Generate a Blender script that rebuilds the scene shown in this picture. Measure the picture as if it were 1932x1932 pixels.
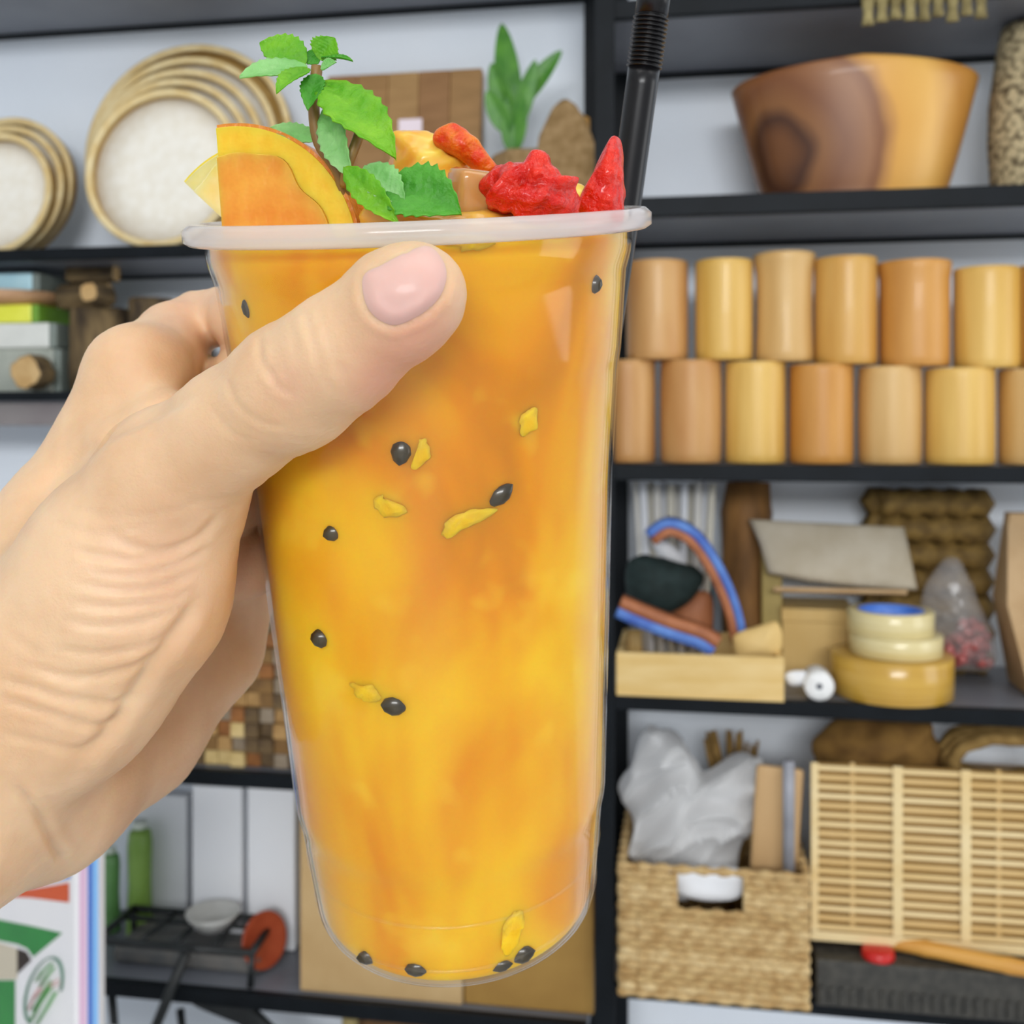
import bpy, bmesh, math, random
import numpy as np
from mathutils import Vector, Matrix
from mathutils.bvhtree import BVHTree
random.seed(7); rng = np.random.RandomState(7)
for o in list(bpy.data.objects): bpy.data.objects.remove(o)
sc = bpy.context.scene
COL = sc.collection

# ------------------------------------------------------------------ camera
F, HY, CX, CH = 2000.0, 800.0, 966.0, 1.35      # focal (px), horizon row, centre column, eye height
cam = bpy.data.cameras.new('camera'); camo = bpy.data.objects.new('camera', cam); COL.objects.link(camo)
camo.location = (0, 0, CH); camo.rotation_euler = (math.pi / 2, 0, 0)
cam.sensor_width = 36; cam.lens = 36 * F / 1932
cam.shift_y = -(966 - HY) / 1932
cam.clip_start = 0.01
cam.dof.use_dof = True; cam.dof.focus_distance = 0.195; cam.dof.aperture_fstop = cam.lens / 1.35
sc.camera = camo

# ------------------------------------------------------------------ light and exposure
w = bpy.data.worlds.new('world'); sc.world = w; w.use_nodes = True
bg = w.node_tree.nodes['Background']; bg.inputs[0].default_value = (0.90, 0.955, 1.0, 1); bg.inputs[1].default_value = 0.72
def area(name, loc, target, size, power, col):
    l = bpy.data.lights.new(name, 'AREA'); l.shape = 'RECTANGLE'; l.size, l.size_y = size; l.energy = power; l.color = col
    o = bpy.data.objects.new(name, l); COL.objects.link(o); o.location = loc
    o.rotation_euler = (Vector(target) - Vector(loc)).to_track_quat('-Z', 'Y').to_euler(); return o
area('ceiling_and_fill_lamp', (0.35, -0.1, 2.72), (0.25, 0.5, 0), (1.8, 0.7), 10, (1, 0.985, 0.96))
area('ceiling_and_fill_lamp', (-0.3, -4.4, 2.6), (-0.2, 1.6, 1.3), (2.6, 1.0), 215, (0.98, 0.99, 1))  # large frontal fill added far behind the camera to brighten the back wall
area('side_key_light', (2.6, -0.1, 1.5), (0, 0.5, 1.3), (1.2, 1.6), 17, (0.98, 0.99, 1))  # key light added from the right for the juice's left-to-right gradient
vs = sc.view_settings
vs.view_transform = 'Standard'; vs.look = 'None'; vs.exposure = -0.28; vs.gamma = 1; vs.use_curve_mapping = False

# ------------------------------------------------------------------ frames
def C(px, py, d): return Vector(((px - CX) / F * d, d, CH + (HY - py) / F * d))
AL = math.atan(0.165); SA, CA = math.sin(AL), math.cos(AL); DW = 1.66
def RK(px, py, v):                       # pixel -> (u, v, z) on the plane v in front of the back wall
    X = (px - CX) / F
    t = (v + DW * CA) / (X * SA + CA)
    return Vector((t * X * CA - (t - DW) * SA, v, CH + t * (HY - py) / F))
def MPP(px, v): return (v + DW * CA) / ((px - CX) / F * SA + CA) / F
RM = Matrix.Translation((0, DW, 0)) @ Matrix.Rotation(-AL, 4, 'Z')

# ------------------------------------------------------------------ materials
def lin(c):
    if isinstance(c, str): c = tuple(int(c[i:i+2], 16) for i in (0, 2, 4))
    return tuple(((x / 255) / 12.92 if x / 255 <= .04045 else ((x / 255 + .055) / 1.055) ** 2.4) for x in c) + (1,)
MATS = {}
def M(name, c1, c2=None, scale=30, stretch=(1, 1, 1), rough=.55, bump=0, bscale=None, metal=0, sss=0, ssr=(1, .4, .2), sssc=.003,
      spec=.5, coat=0, detail=3, wave=None, trans=0, alpha=1, lo=.35, hi=.65, voro=False):
    if name in MATS: return MATS[name]
    m = bpy.data.materials.new(name); m.use_nodes = True; nt = m.node_tree; N = nt.nodes; L = nt.links
    b = N['Principled BSDF']
    b.inputs['Roughness'].default_value = rough; b.inputs['Metallic'].default_value = metal
    b.inputs['Specular IOR Level'].default_value = spec; b.inputs['Coat Weight'].default_value = coat
    if sss:
        b.inputs['Subsurface Weight'].default_value = sss; b.inputs['Subsurface Radius'].default_value = ssr
        b.inputs['Subsurface Scale'].default_value = sssc
    b.inputs['Transmission Weight'].default_value = trans; b.inputs['Alpha'].default_value = alpha
    b.inputs['Base Color'].default_value = lin(c1)
    if c2 is not None or bump:
        tc = N.new('ShaderNodeTexCoord'); mp = N.new('ShaderNodeMapping'); mp.inputs['Scale'].default_value = stretch
        L.new(tc.outputs['Object'], mp.inputs[0])
        if wave:
            t = N.new('ShaderNodeTexWave'); t.inputs['Scale'].default_value = scale; t.inputs['Distortion'].default_value = wave
            t.inputs['Detail'].default_value = detail; t.bands_direction = 'X'
        elif voro:
            t = N.new('ShaderNodeTexVoronoi'); t.inputs['Scale'].default_value = scale
        else:
            t = N.new('ShaderNodeTexNoise'); t.inputs['Scale'].default_value = scale; t.inputs['Detail'].default_value = detail
        L.new(mp.outputs[0], t.inputs['Vector'])
        out = t.outputs['Distance'] if voro else t.outputs['Fac']
        if c2 is not None:
            r = N.new('ShaderNodeValToRGB'); r.color_ramp.elements[0].color = lin(c1); r.color_ramp.elements[1].color = lin(c2)
            r.color_ramp.elements[0].position = lo; r.color_ramp.elements[1].position = hi
            L.new(out, r.inputs[0]); L.new(r.outputs[0], b.inputs['Base Color'])
        if bump:
            bt = out
            if bscale:
                t2 = N.new('ShaderNodeTexNoise'); t2.inputs['Scale'].default_value = bscale; t2.inputs['Detail'].default_value = 4
                L.new(mp.outputs[0], t2.inputs['Vector']); bt = t2.outputs['Fac']
            bn = N.new('ShaderNodeBump'); bn.inputs['Strength'].default_value = min(1, bump); bn.inputs['Distance'].default_value = .002 * max(1, bump)
            L.new(bt, bn.inputs['Height']); L.new(bn.outputs[0], b.inputs['Normal'])
    MATS[name] = m; return m
def thin_plastic(name, tint, white=.04, rough=.05, gloss=1.0):
    """clear thin plastic: passes light straight through, mirrors by fresnel, a trace of milky scatter"""
    m = bpy.data.materials.new(name); m.use_nodes = True; nt = m.node_tree; N = nt.nodes; L = nt.links; N.clear()
    out = N.new('ShaderNodeOutputMaterial'); tr = N.new('ShaderNodeBsdfTransparent'); tr.inputs[0].default_value = tint
    gl = N.new('ShaderNodeBsdfGlossy'); gl.inputs['Roughness'].default_value = rough; gl.inputs[0].default_value = (gloss, gloss, gloss, 1)
    di = N.new('ShaderNodeBsdfDiffuse'); di.inputs[0].default_value = (.95, .95, .95, 1)
    tl = N.new('ShaderNodeBsdfTranslucent'); tl.inputs[0].default_value = (.95, .95, .95, 1)
    a = N.new('ShaderNodeMixShader'); a.inputs[0].default_value = .5; L.new(di.outputs[0], a.inputs[1]); L.new(tl.outputs[0], a.inputs[2])
    b = N.new('ShaderNodeMixShader'); b.inputs[0].default_value = white; L.new(tr.outputs[0], b.inputs[1]); L.new(a.outputs[0], b.inputs[2])
    lw = N.new('ShaderNodeLayerWeight'); lw.inputs[0].default_value = .5      # Schlick reflectance, the same from both sides of the sheet
    pw = N.new('ShaderNodeMath'); pw.operation = 'POWER'; pw.inputs[1].default_value = 5; L.new(lw.outputs['Facing'], pw.inputs[0])
    fr = N.new('ShaderNodeMath'); fr.operation = 'MULTIPLY_ADD'; fr.inputs[1].default_value = .7; fr.inputs[2].default_value = .018; L.new(pw.outputs[0], fr.inputs[0])
    c = N.new('ShaderNodeMixShader'); L.new(fr.outputs[0], c.inputs[0]); L.new(b.outputs[0], c.inputs[1]); L.new(gl.outputs[0], c.inputs[2])
    L.new(c.outputs[0], out.inputs[0]); MATS[name] = m; return m

# ------------------------------------------------------------------ object helpers
def tag(o, label=None, cat=None, group=None, kind=None):
    if label: o['label'] = label
    if cat: o['category'] = cat
    if group: o['group'] = group
    if kind: o['kind'] = kind
    return o
def empty(name, mat4, label=None, cat=None, group=None, kind=None):
    o = bpy.data.objects.new(name, None); COL.objects.link(o); o.matrix_world = mat4; o.empty_display_size = .02
    return tag(o, label, cat, group, kind)
def mesh(name, verts, faces, mat, smooth=True):
    me = bpy.data.meshes.new(name); me.from_pydata([tuple(v) for v in verts], [], faces); me.update()
    if mat: me.materials.append(mat)
    if smooth: me.polygons.foreach_set('use_smooth', [True] * len(me.polygons))
    return me
def put(name, me, mat4=None, parent=None, label=None, cat=None, group=None, kind=None):
    o = bpy.data.objects.new(name, me); COL.objects.link(o)
    if parent is not None: o.parent = parent
    if mat4 is not None: o.matrix_local = mat4
    return tag(o, label, cat, group, kind)
def at(u, v, z, rz=0, rx=0, ry=0):
    return RM @ Matrix.Translation((u, v, z)) @ Matrix.Rotation(rz, 4, 'Z') @ Matrix.Rotation(ry, 4, 'Y') @ Matrix.Rotation(rx, 4, 'X')
class MB:
    def __init__(s): s.v = []; s.f = []
    def add(s, vs, fs):
        n = len(s.v); s.v += [tuple(v) for v in vs]; s.f += [tuple(i + n for i in f) for f in fs]; return s
    def box(s, x0, x1, y0, y1, z0, z1, bev=0):
        bm = bmesh.new()
        vs = [bm.verts.new(p) for p in ((x0,y0,z0),(x1,y0,z0),(x1,y1,z0),(x0,y1,z0),(x0,y0,z1),(x1,y0,z1),(x1,y1,z1),(x0,y1,z1))]
        for f in ((3,2,1,0),(4,5,6,7),(0,1,5,4),(1,2,6,5),(2,3,7,6),(3,0,4,7)): bm.faces.new([vs[i] for i in f])
        if bev: bmesh.ops.bevel(bm, geom=list(bm.edges), offset=bev, segments=2, profile=.5, affect='EDGES')
        bm.verts.index_update()
        s.add([v.co for v in bm.verts], [[v.index for v in f.verts] for f in bm.faces]); bm.free(); return s
    def lathe(s, prof, n=32, axis='Z', wob=None, close=False):
        k = len(prof); vs = []
        for i in range(n):
            a = 2 * math.pi * i / n
            for j, (r, z) in enumerate(prof):
                if wob: r = r * (1 + wob(a, z))
                p = (r * math.cos(a), r * math.sin(a), z)
                if axis == 'Y': p = (p[0], -p[2], p[1])
                vs.append(p)
        fs = []
        for i in range(n):
            i2 = (i + 1) % n
            for j in range(k if close else k - 1):
                j2 = (j + 1) % k
                fs.append((i * k + j, i2 * k + j, i2 * k + j2, i * k + j2))
        return s.add(vs, fs)
    def tube(s, pts, rad, n=10, cap=True, flat=None, bump=None):
        pts = [Vector(p) for p in pts]; m = len(pts); vs = []; up = None
        for i, p in enumerate(pts):
            t = (pts[min(i + 1, m - 1)] - pts[max(i - 1, 0)]).normalized()
            if up is None: up = Vector((0, 0, 1)) if abs(t.z) < .9 else Vector((1, 0, 0))
            x = t.cross(up).normalized(); y = x.cross(t).normalized(); up = y
            r = rad[i] if hasattr(rad, '__len__') else rad
            for k in range(n):
                a = 2 * math.pi * k / n
                rr = r * (1 + (bump(i, a) if bump else 0))
                vs.append(p + x * rr * math.cos(a) * (flat[0] if flat else 1) + y * rr * math.sin(a) * (flat[1] if flat else 1))
        fs = [(i*n+k, i*n+(k+1)%n, (i+1)*n+(k+1)%n, (i+1)*n+k) for i in range(m-1) for k in range(n)]
        if cap: fs += [tuple(range(n))[::-1], tuple((m-1)*n+k for k in range(n))]
        return s.add(vs, fs)
    def ribbon(s, pts, wvec, th, nrm):            # a strap: polyline pts swept with a width vector and a thickness along nrm[i]
        wv = Vector(wvec); vs = []; m = len(pts)
        for p, q in zip(pts, nrm):
            p = Vector(p); q = Vector(q) * th
            vs += [p - wv / 2, p + wv / 2, p + wv / 2 + q, p - wv / 2 + q]
        fs = [(i*4+k, i*4+(k+1)%4, (i+1)*4+(k+1)%4, (i+1)*4+k) for i in range(m-1) for k in range(4)]
        return s.add(vs, fs + [(3,2,1,0), tuple((m-1)*4+k for k in range(4))])
    def mesh(s, name, mat, smooth=True): return mesh(name, s.v, s.f, mat, smooth)
def spline(pts, n=24, closed=False):
    P = [Vector(p) for p in pts]; m = len(P); out = []
    segs = m if closed else m - 1
    for i in range(segs):
        p0 = P[(i-1) % m] if closed or i > 0 else P[0] * 2 - P[1]
        p1 = P[i]; p2 = P[(i+1) % m]
        p3 = P[(i+2) % m] if closed or i + 2 < m else P[-1] * 2 - P[-2]
        k = max(1, n // segs)
        for j in range(k):
            t = j / k
            out.append(.5 * ((2*p1) + (p2-p0)*t + (2*p0-5*p1+4*p2-p3)*t*t + (3*p1-p0-3*p2+p3)*t**3))
    if not closed: out.append(P[-1].copy())
    return out
_T = rng.rand(3, 12) * 6.28; _K = rng.randn(12, 3)
def lump(p, freq):                                # cheap smooth 3-D noise, about -1..1
    p = np.asarray(p, float) * freq; r = 0
    for i in range(12): r = r + np.sin(p @ _K[i] * (1 + .25 * i) + _T[0][i]) / (1 + .18 * i)
    return r / 3.2
def pillow(outline, thick, rings=7, amp=0, freq=60, ex=.5, n=48, smooth=True, crumple=0):
    """closed outline of (x, z) points in metres -> rounded body with a front and a back (y = depth)"""
    o = spline([(x, 0, z) for x, z in outline], n, True) if smooth else [Vector((x, 0, z)) for x, z in outline]
    n = len(o); c = sum(o, Vector()) / n; vs = []; fs = []
    for side in (-1, 1):
        base = len(vs)
        for k in range(rings + 1):
            s = math.cos(k / rings * math.pi / 2) if k < rings else 0
            h = (1 - s * s) ** ex
            for p in o: vs.append(c + (p - c) * s + Vector((0, side * thick / 2 * h, 0)))
        for k in range(rings):
            for i in range(n):
                q = (base+k*n+i, base+k*n+(i+1)%n, base+(k+1)*n+(i+1)%n, base+(k+1)*n+i)
                fs.append(q if side < 0 else q[::-1])
    V = np.array([tuple(v) for v in vs])
    if amp:
        d = lump(V, freq)[:, None] * amp
        dirs = V - np.array(tuple(c)); dirs /= np.linalg.norm(dirs, axis=1)[:, None] + 1e-6
        V = V + d * dirs
    if crumple:
        q = np.abs(lump(V, freq * 1.7)) ** .6; V[:, 1] += (q - .4) * crumple; V[:, 0] += lump(V + 3, freq) * crumple * .4
    return V.tolist(), fs
def weld(me, dist=1e-5):
    bm = bmesh.new(); bm.from_mesh(me); bmesh.ops.remove_doubles(bm, verts=bm.verts, dist=dist)
    bmesh.ops.recalc_face_normals(bm, faces=bm.faces); bm.to_mesh(me); bm.free(); me.polygons.foreach_set('use_smooth', [True]*len(me.polygons)); return me
def rk_pillow(name, outline_px, v, thick, mat, label=None, cat=None, group=None, rest=None, parent=None, **kw):
    pts = [RK(x, y, v) for x, y in outline_px]
    c = Vector((sum(p.x for p in pts)/len(pts), v, sum(p.z for p in pts)/len(pts)))
    if rest is not None: c.z = c.z
    vs, fs = pillow([(p.x - c.x, p.z - c.z) for p in pts], thick, **kw)
    me = weld(mesh(name, vs, fs, mat))
    if parent is not None:
        o = put(name, me, None, parent, label); o.matrix_local = parent.matrix_world.inverted() @ at(*c); return o
    return put(name, me, at(*c), None, label, cat, group)
def cm_pillow(name, outline_px, d, thick, mat, label=None, cat=None, group=None, parent=None, tilt=None, **kw):
    pts = [C(x, y, d) for x, y in outline_px]; c = sum(pts, Vector()) / len(pts)
    vs, fs = pillow([(p.x - c.x, p.z - c.z) for p in pts], thick, **kw)
    me = weld(mesh(name, vs, fs, mat)); m4 = Matrix.Translation(c)
    if tilt: m4 = m4 @ Matrix.Rotation(tilt[0], 4, 'X') @ Matrix.Rotation(tilt[1], 4, 'Z')
    if parent is not None: m4 = parent.matrix_world.inverted() @ m4
    return put(name, me, m4, parent, label, cat, group)

# ------------------------------------------------------------------ palette
WALL = M('wall_paint', 'e8f0fa', 'eef4fb', 3, rough=.6)
METAL = M('black_metal', '0b1014', '11161b', 15, rough=.5, spec=.15)
SHELFU = M('grey_board', '70747d', '7c8088', 8, rough=.4)
BAMB = [M('bamboo_a', 'cc943f', 'd8a95a', 26, (1, 1, .12), rough=.42, coat=.08), M('bamboo_b', 'd4a54a', 'e4bb66', 30, (1, 1, .1), rough=.4, coat=.08),
        M('bamboo_c', 'ca9d5a', 'd9b274', 24, (1, 1, .12), rough=.45, coat=.06), M('bamboo_d', 'c28438', 'd49a4e', 20, (1, 1, .15), rough=.42, coat=.08),
        M('bamboo_e', 'c0884c', 'd2a468', 16, (1, 1, .25), rough=.45, coat=.06)]
BRIM = M('bamboo_cut', 'e6c88c', 'f0dba8', 60, rough=.5)
TRAYR = M('tray_rim', 'dcbf82', 'ead6a4', 40, rough=.5); TRAYD = M('tray_side', 'b8904a', 'c9a562', 40, rough=.55)
TRAYF = M('tray_face', 'f0eadb', 'f7f3e8', 60, rough=.6, bump=.2)
KRAFT = M('kraft', 'b8966a', 'c4a47a', 20, rough=.75, bump=.15); KRAFTY = M('kraft_yellow', 'd9b46c', 'e2c280', 14, (1, 1, .3), rough=.6)
GREYP = M('grey_paper', 'b5a890', 'c2b7a2', 25, rough=.8, bump=.3, bscale=40)
WHITE = M('white_board', 'f0f3f8', 'f5f7fa', 5, rough=.5)
DARKBR = M('dark_brown', '553a1c', '78552c', 35, rough=.7, bump=.4)
BLACKC = M('black_cloth', '10211f', '1c2f2e', 60, rough=.8, bump=.3)

# ------------------------------------------------------------------ the setting
put('wall_back', MB().box(-3, 3, 0, .1, 0, 2.8).mesh('wall_back', WALL, False), RM.copy(), kind='structure', label='pale bluish white wall behind the shelves')
put('floor', MB().box(-3.2, 3.2, -7, .1, -.05, 0).mesh('floor', M('floor_tile', 'b9b9ba', 'c6c6c8', 4, rough=.4), False), RM.copy(), kind='structure', label='light grey floor')
put('ceiling', MB().box(-3.2, 3.2, -7, .1, 2.8, 2.85).mesh('ceiling', M('ceiling_paint', 'e6e6e6', rough=.8), False), RM.copy(), kind='structure', label='white ceiling')

# shelves: height of the top surface (z) from the row where its front edge shows
RV, LV = -.26, -.22
ZR = [RK(1550, y, RV).z for y in (-25, 360, 878, 1326, 1893)]
ZL = [RK(150, y, LV).z for y in (-70, 466, 738, 1440, 1846)]
U0 = RK(1125, 800, RV).x; U1 = RK(2330, 800, RV).x; PW = .026
def rack(label, u0, u1, vf, zs, ths, posts):
    r = empty('shelf_rack', at((u0+u1)/2, vf/2, 0), label, 'shelf')
    inv = r.matrix_world.inverted() @ RM
    for z, th in zip(zs, ths):
        o = put('shelf_board', MB().box(u0+.004, u1-.004, vf+.012, -.006, z-th*.8, z-.001, .001).mesh('shelf_board', SHELFU, False), inv, r)
        b = put('front_rail', MB().box(u0+.004, u1-.004, vf, vf+.013, z-th, z, .0015).mesh('front_rail', METAL, False), Matrix(), o)
        b2 = put('back_rail', MB().box(u0+.004, u1-.004, -.02, -.004, z-th, z-.0015, .001).mesh('back_rail', METAL, False), Matrix(), o)
    for (pu, pv) in posts:
        m = MB(); m.box(pu, pu+PW, pv, pv+.004, 0, 2.2, .0008); m.box(pu, pu+.004, pv+.004, pv+PW, 0, 2.2, .0008)
        if pv > -.1: m = MB(); m.box(pu, pu+PW, pv, pv+.02, 0, 2.2, .001)
        put('post', m.mesh('post', METAL, False), inv, r)
    return r
rack('black metal shelf rack holding bamboo cups and the wooden bowl', U0, U1, RV, ZR, (.024, .026, .021, .02, .016),
     [(U0-.002, RV-.005), (U0+.002, -.03), (U1-PW+.002, RV-.005), (U1-PW, -.03)])
UL0 = RK(-420, 800, LV).x; UL1 = U0 - .012
lr = rack('black edged wall shelf rack holding nested round trays', UL0, UL1, LV, ZL, (.02, .018, .014, .022, .022),
     [(UL0-.002, LV-.005), (UL0, -.03), (UL1-PW, -.03)])
zz = ZL[2] - .014
put('apron_board', MB().box(UL0+.03, UL1-.03, LV+.02, LV+.035, zz-.036, zz-.001, .001).mesh('apron_board', M('apron_grey', '7b7374', '86807f', 10, rough=.5), False),
    lr.matrix_world.inverted() @ RM, lr)

# ------------------------------------------------------------------ round bamboo trays
def tray(px, py, Rpx, v, shelf, label, group, lean=.12, face=None):
    R = Rpx * MPP(px, v); u = RK(px, py, v).x
    dep = .018
    c = Vector((u, v, shelf + R * math.cos(lean) + dep * math.sin(lean) + .0005))
    t = empty('round_tray', at(c.x, c.y, c.z, 0, -lean), label, 'tray', group)
    side = MB().lathe([(R-.002, 0), (R, .002), (R, dep-.001), (R-.0012, dep), (R-.005, dep), (R-.006, dep-.001), (R-.0065, .004), (R-.008, .003)], 64, 'Y')
    # lathe 'Y' axis: opening faces the room (-y)
    put('tray_side', side.mesh('tray_side', TRAYD), Matrix(), t)
    put('tray_rim', MB().lathe([(R+.0012, dep-.006), (R+.0015, dep+.0005), (R-.001, dep+.002), (R-.007, dep+.002), (R-.009, dep), (R-.009, dep-.006)], 64, 'Y', close=True).mesh('tray_rim', TRAYR), Matrix(), t)
    put('tray_floor', MB().lathe([(.0002, .0035), (R*.5, .0035), (R-.008, .0035), (R-.008, .0005), (R*.5, .0005), (.0002, .0005)], 48, 'Y').mesh('tray_floor', face or TRAYF), Matrix(), t)
names = ['largest tan round tray at the back of the bigger nested stack', 'second largest round tray in the bigger nested stack',
         'middle sized round tray in the bigger nested stack', 'second smallest round tray in the bigger nested stack', 'smallest round tray fronting the bigger nested stack, pale face fully seen']
for i in range(5):
    k = i / 4
    tray(362 - 47*k, 0, (204, 190, 176, 164, 152)[i], -.055 - .0225*i, ZL[1], names[i], 'nested round trays on the shelf', face=TRAYD if i == 0 else None)
for i, (px, R, lb) in enumerate([(22, 136, 'largest round tray at the back of the smaller nested stack'), (14, 126, 'middle round tray of the smaller nested stack'), (0, 117, 'smallest round tray fronting the smaller nested stack')]):
    tray(px, 0, R, -.075 - .0235*i, ZL[1], lb, 'nested round trays on the shelf')

# ------------------------------------------------------------------ cutting board, tag, plant, bamboo piece on the same shelf
def slab(name, px0, px1, py0, v, z0, th, mat, label, cat, lean=0, bev=.003, group=None):
    a = RK(px0, py0, v); b = RK(px1, py0, v); s = MPP((px0+px1)/2, v); h = a.z - z0
    me = MB().box(-(b.x-a.x)/2, (b.x-a.x)/2, 0, th, 0, h, bev).mesh(name, mat, False)
    return put(name, me, at((a.x+b.x)/2, v, z0 + .0006 + th*math.sin(abs(lean)), 0, -lean), None, label, cat, group)
CB = empty('cutting_board', at(RK(740, 800, -.06).x, -.06, ZL[1]+.003, 0, -.1), 'brown wooden cutting board leaning behind the mint leaves', 'cutting board')
CBM = [M('board_a', '8d6438', '9c7144', 14, (1, 1, 5), rough=.55), M('board_b', 'a07a48', 'ad8753', 14, (1, 1, 5), rough=.55), M('board_c', '96703f', 'a57c4a', 14, (1, 1, 5), rough=.55)]
wB = (905-600) * MPP(740, -.06); hB = RK(740, 127, -.06).z - ZL[1]
u_off = RK((905+600)/2, 800, -.06).x - RK(740, 800, -.06).x
for i in range(5):
    x0 = u_off - wB/2 + wB*i/5
    put('plank', MB().box(x0, x0+wB/5-.0004, 0, .02, 0, hB, .0015).mesh('plank', CBM[(0, 2, 1, 0, 2)[i]], False), Matrix(), CB)
slab('price_tag', 752, 796, 226, -.10, ZL[1], .0015, M('tag_paper', 'efdfe6', rough=.6), 'small pale pink card tag in front of the cutting board', 'tag', 0, .0002)

PL = empty('potted_plant', at(RK(1000, 800, -.12).x, -.12, ZL[1]+.0005), 'small green leafy plant in a burlap wrapped pot', 'plant')
s = MPP(1000, -.12)
pot = MB().lathe([(.002, 0), (.043, 0), (.050, .03), (.056, .09), (.058, .125), (.054, .128), (.050, .12), (.002, .115)], 36, wob=lambda a, z: .05*math.sin(5*a+z*40)+.03*math.sin(9*a))
put('pot', pot.mesh('pot', M('burlap', '84683f', 'a0835a', 90, rough=.9, bump=.6)), Matrix(), PL)
flap = pillow([(-.045, -.05), (.0, .085), (.035, .10), (.065, .04), (.06, -.04), (.0, -.07)], .012, amp=.004, freq=50)
put('burlap_flap', weld(mesh('burlap_flap', flap[0], flap[1], MATS['burlap'])), Matrix.Translation((.035, -.058, .085)), PL)
LEAFD = M('plant_leaf', '3d7a28', '5f9a38', 30, rough=.45, bump=.2)
def leaf_mesh(name, L_, W, mat, fold=.25, curl=.2, serr=0, teeth=9, nu=22, nv=8, thick=.0004, wave=0, power=.8, pos=.8):
    vs = []; fs = []
    for i in range(nu+1):
        t = i / nu; hw = W * max(.02, math.sin(math.pi * min(1, t ** pos)) ** power)
        if t < .02: hw = W*.06
        for j in range(2*nv+1):
            sgn = (j - nv) / nv
            e = hw * (1 + (serr * (abs((t*teeth) % 1 - .5)*2 - .5) * abs(sgn) ** 4 if serr else 0))
            x = e * sgn; y = L_ * t + (abs(sgn) * .0)
            vein = math.sin((t * teeth + abs(sgn) * 1.2) * 2 * math.pi) * .012 * L_ * (1 - abs(sgn)) * min(1, abs(sgn) * 4) * math.sin(math.pi * t)
            z = abs(x) * fold - curl * L_ * t * t + vein * (1 if serr else .3) + wave * L_ * math.sin(6 * t + 3 * sgn) * abs(sgn)
            vs.append((x, y, z))
    k = 2*nv+1; n0 = len(vs)
    vs += [(x, y, z - thick) for x, y, z in vs]
    for i in range(nu):
        for j in range(2*nv):
            q = (i*k+j, i*k+j+1, (i+1)*k+j+1, (i+1)*k+j); fs.append(q); fs.append(tuple(n0+a for a in q[::-1]))
    ring = [j for j in range(k)] + [i*k+k-1 for i in range(1, nu+1)] + [nu*k+j for j in range(k-2, -1, -1)] + [i*k for i in range(nu-1, 0, -1)]
    for a, b in zip(ring, ring[1:] + ring[:1]): fs.append((b, a, n0+a, n0+b))
    return mesh(name, vs, fs, mat)
def orient(base, tip, normal):
    y = (tip - base).normalized(); z = (normal - y * normal.dot(y)).normalized(); x = y.cross(z)
    return Matrix(((x.x, y.x, z.x, base.x), (x.y, y.y, z.y, base.y), (x.z, y.z, z.z, base.z), (0, 0, 0, 1)))
def rk_leaf(bx, by, tx, ty, wpx, v, dv, nrm, parent):
    b = RK(bx, by, v); t = RK(tx, ty, v + dv); Ln = (t - b).length
    me = leaf_mesh('leaf', Ln, wpx/2 * MPP(bx, v), LEAFD, .35, .05, 0, 6, power=.6)
    o = put('leaf', me, parent.matrix_world.inverted() @ RM @ orient(b, t, Vector(nrm)), parent)
for a in ((965, 240, 948, 38, 50, -.12, .02, (.3, -1, .2)), (965, 230, 925, 118, 46, -.125, -.01, (-.4, -1, .1)), (972, 210, 1058, 92, 40, -.12, .0, (.2, -1, .5)),
          (968, 250, 1012, 112, 36, -.125, -.02, (.5, -1, .2)), (960, 250, 918, 170, 40, -.13, -.01, (-.3, -1, .3)), (968, 290, 975, 150, 50, -.125, -.01, (0, -1, .1))):
    rk_leaf(*a, PL)
stem = MB().tube(spline([(-.028, 0, .1), (-.03, -.005, .16), (-.03, 0, .21)], 10), [.003]*11, 8)
put('stem', stem.mesh('stem', M('plant_stem', '4b6a2a', rough=.6)), Matrix(), PL)
def bamboo_tube(name, u, v, z, r, h, mat, label, cat, group, lip=0, waist=0, belly=0):
    t = empty(name, at(u, v, z, random.uniform(-3, 3)), label, cat, group)
    pr = []
    for k in range(13):
        q = k / 12
        pr.append((r * (1 - waist * math.sin(math.pi*q)*.6 + belly*math.sin(math.pi*q)*.4 + lip * max(0, (q-.86)/.14)**.5 * .1), .0015 + q * (h-.0015)))
    R = pr[-1][0]
    out = [(.0005, 0), (r*.96, 0)] + pr[:-1] + [(R, h-.0015), (R-.001, h-.0004)]
    put('wall', MB().lathe(out, 36, wob=lambda a, z: .006*math.sin(2*a+r*900)+.004*math.sin(3*a+h*70)).mesh('wall', mat), Matrix(), t)
    put('cut_rim', MB().lathe([(R-.001, h-.0006), (R-.0018, h), (R-.007, h), (R-.008, h-.001), (R-.0085, h*.5), (R-.009, .008), (.0005, .008)], 36).mesh('cut_rim', BRIM), Matrix(), t)
    return t
bamboo_tube('bamboo_cup', RK(1090, 800, -.09).x, -.09, ZL[1]+.0005, .018, RK(1085, 205, -.14).z-ZL[1], BAMB[0], 'slim bamboo tube standing between the potted plant and the rack post', 'bamboo tube', None)

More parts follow.
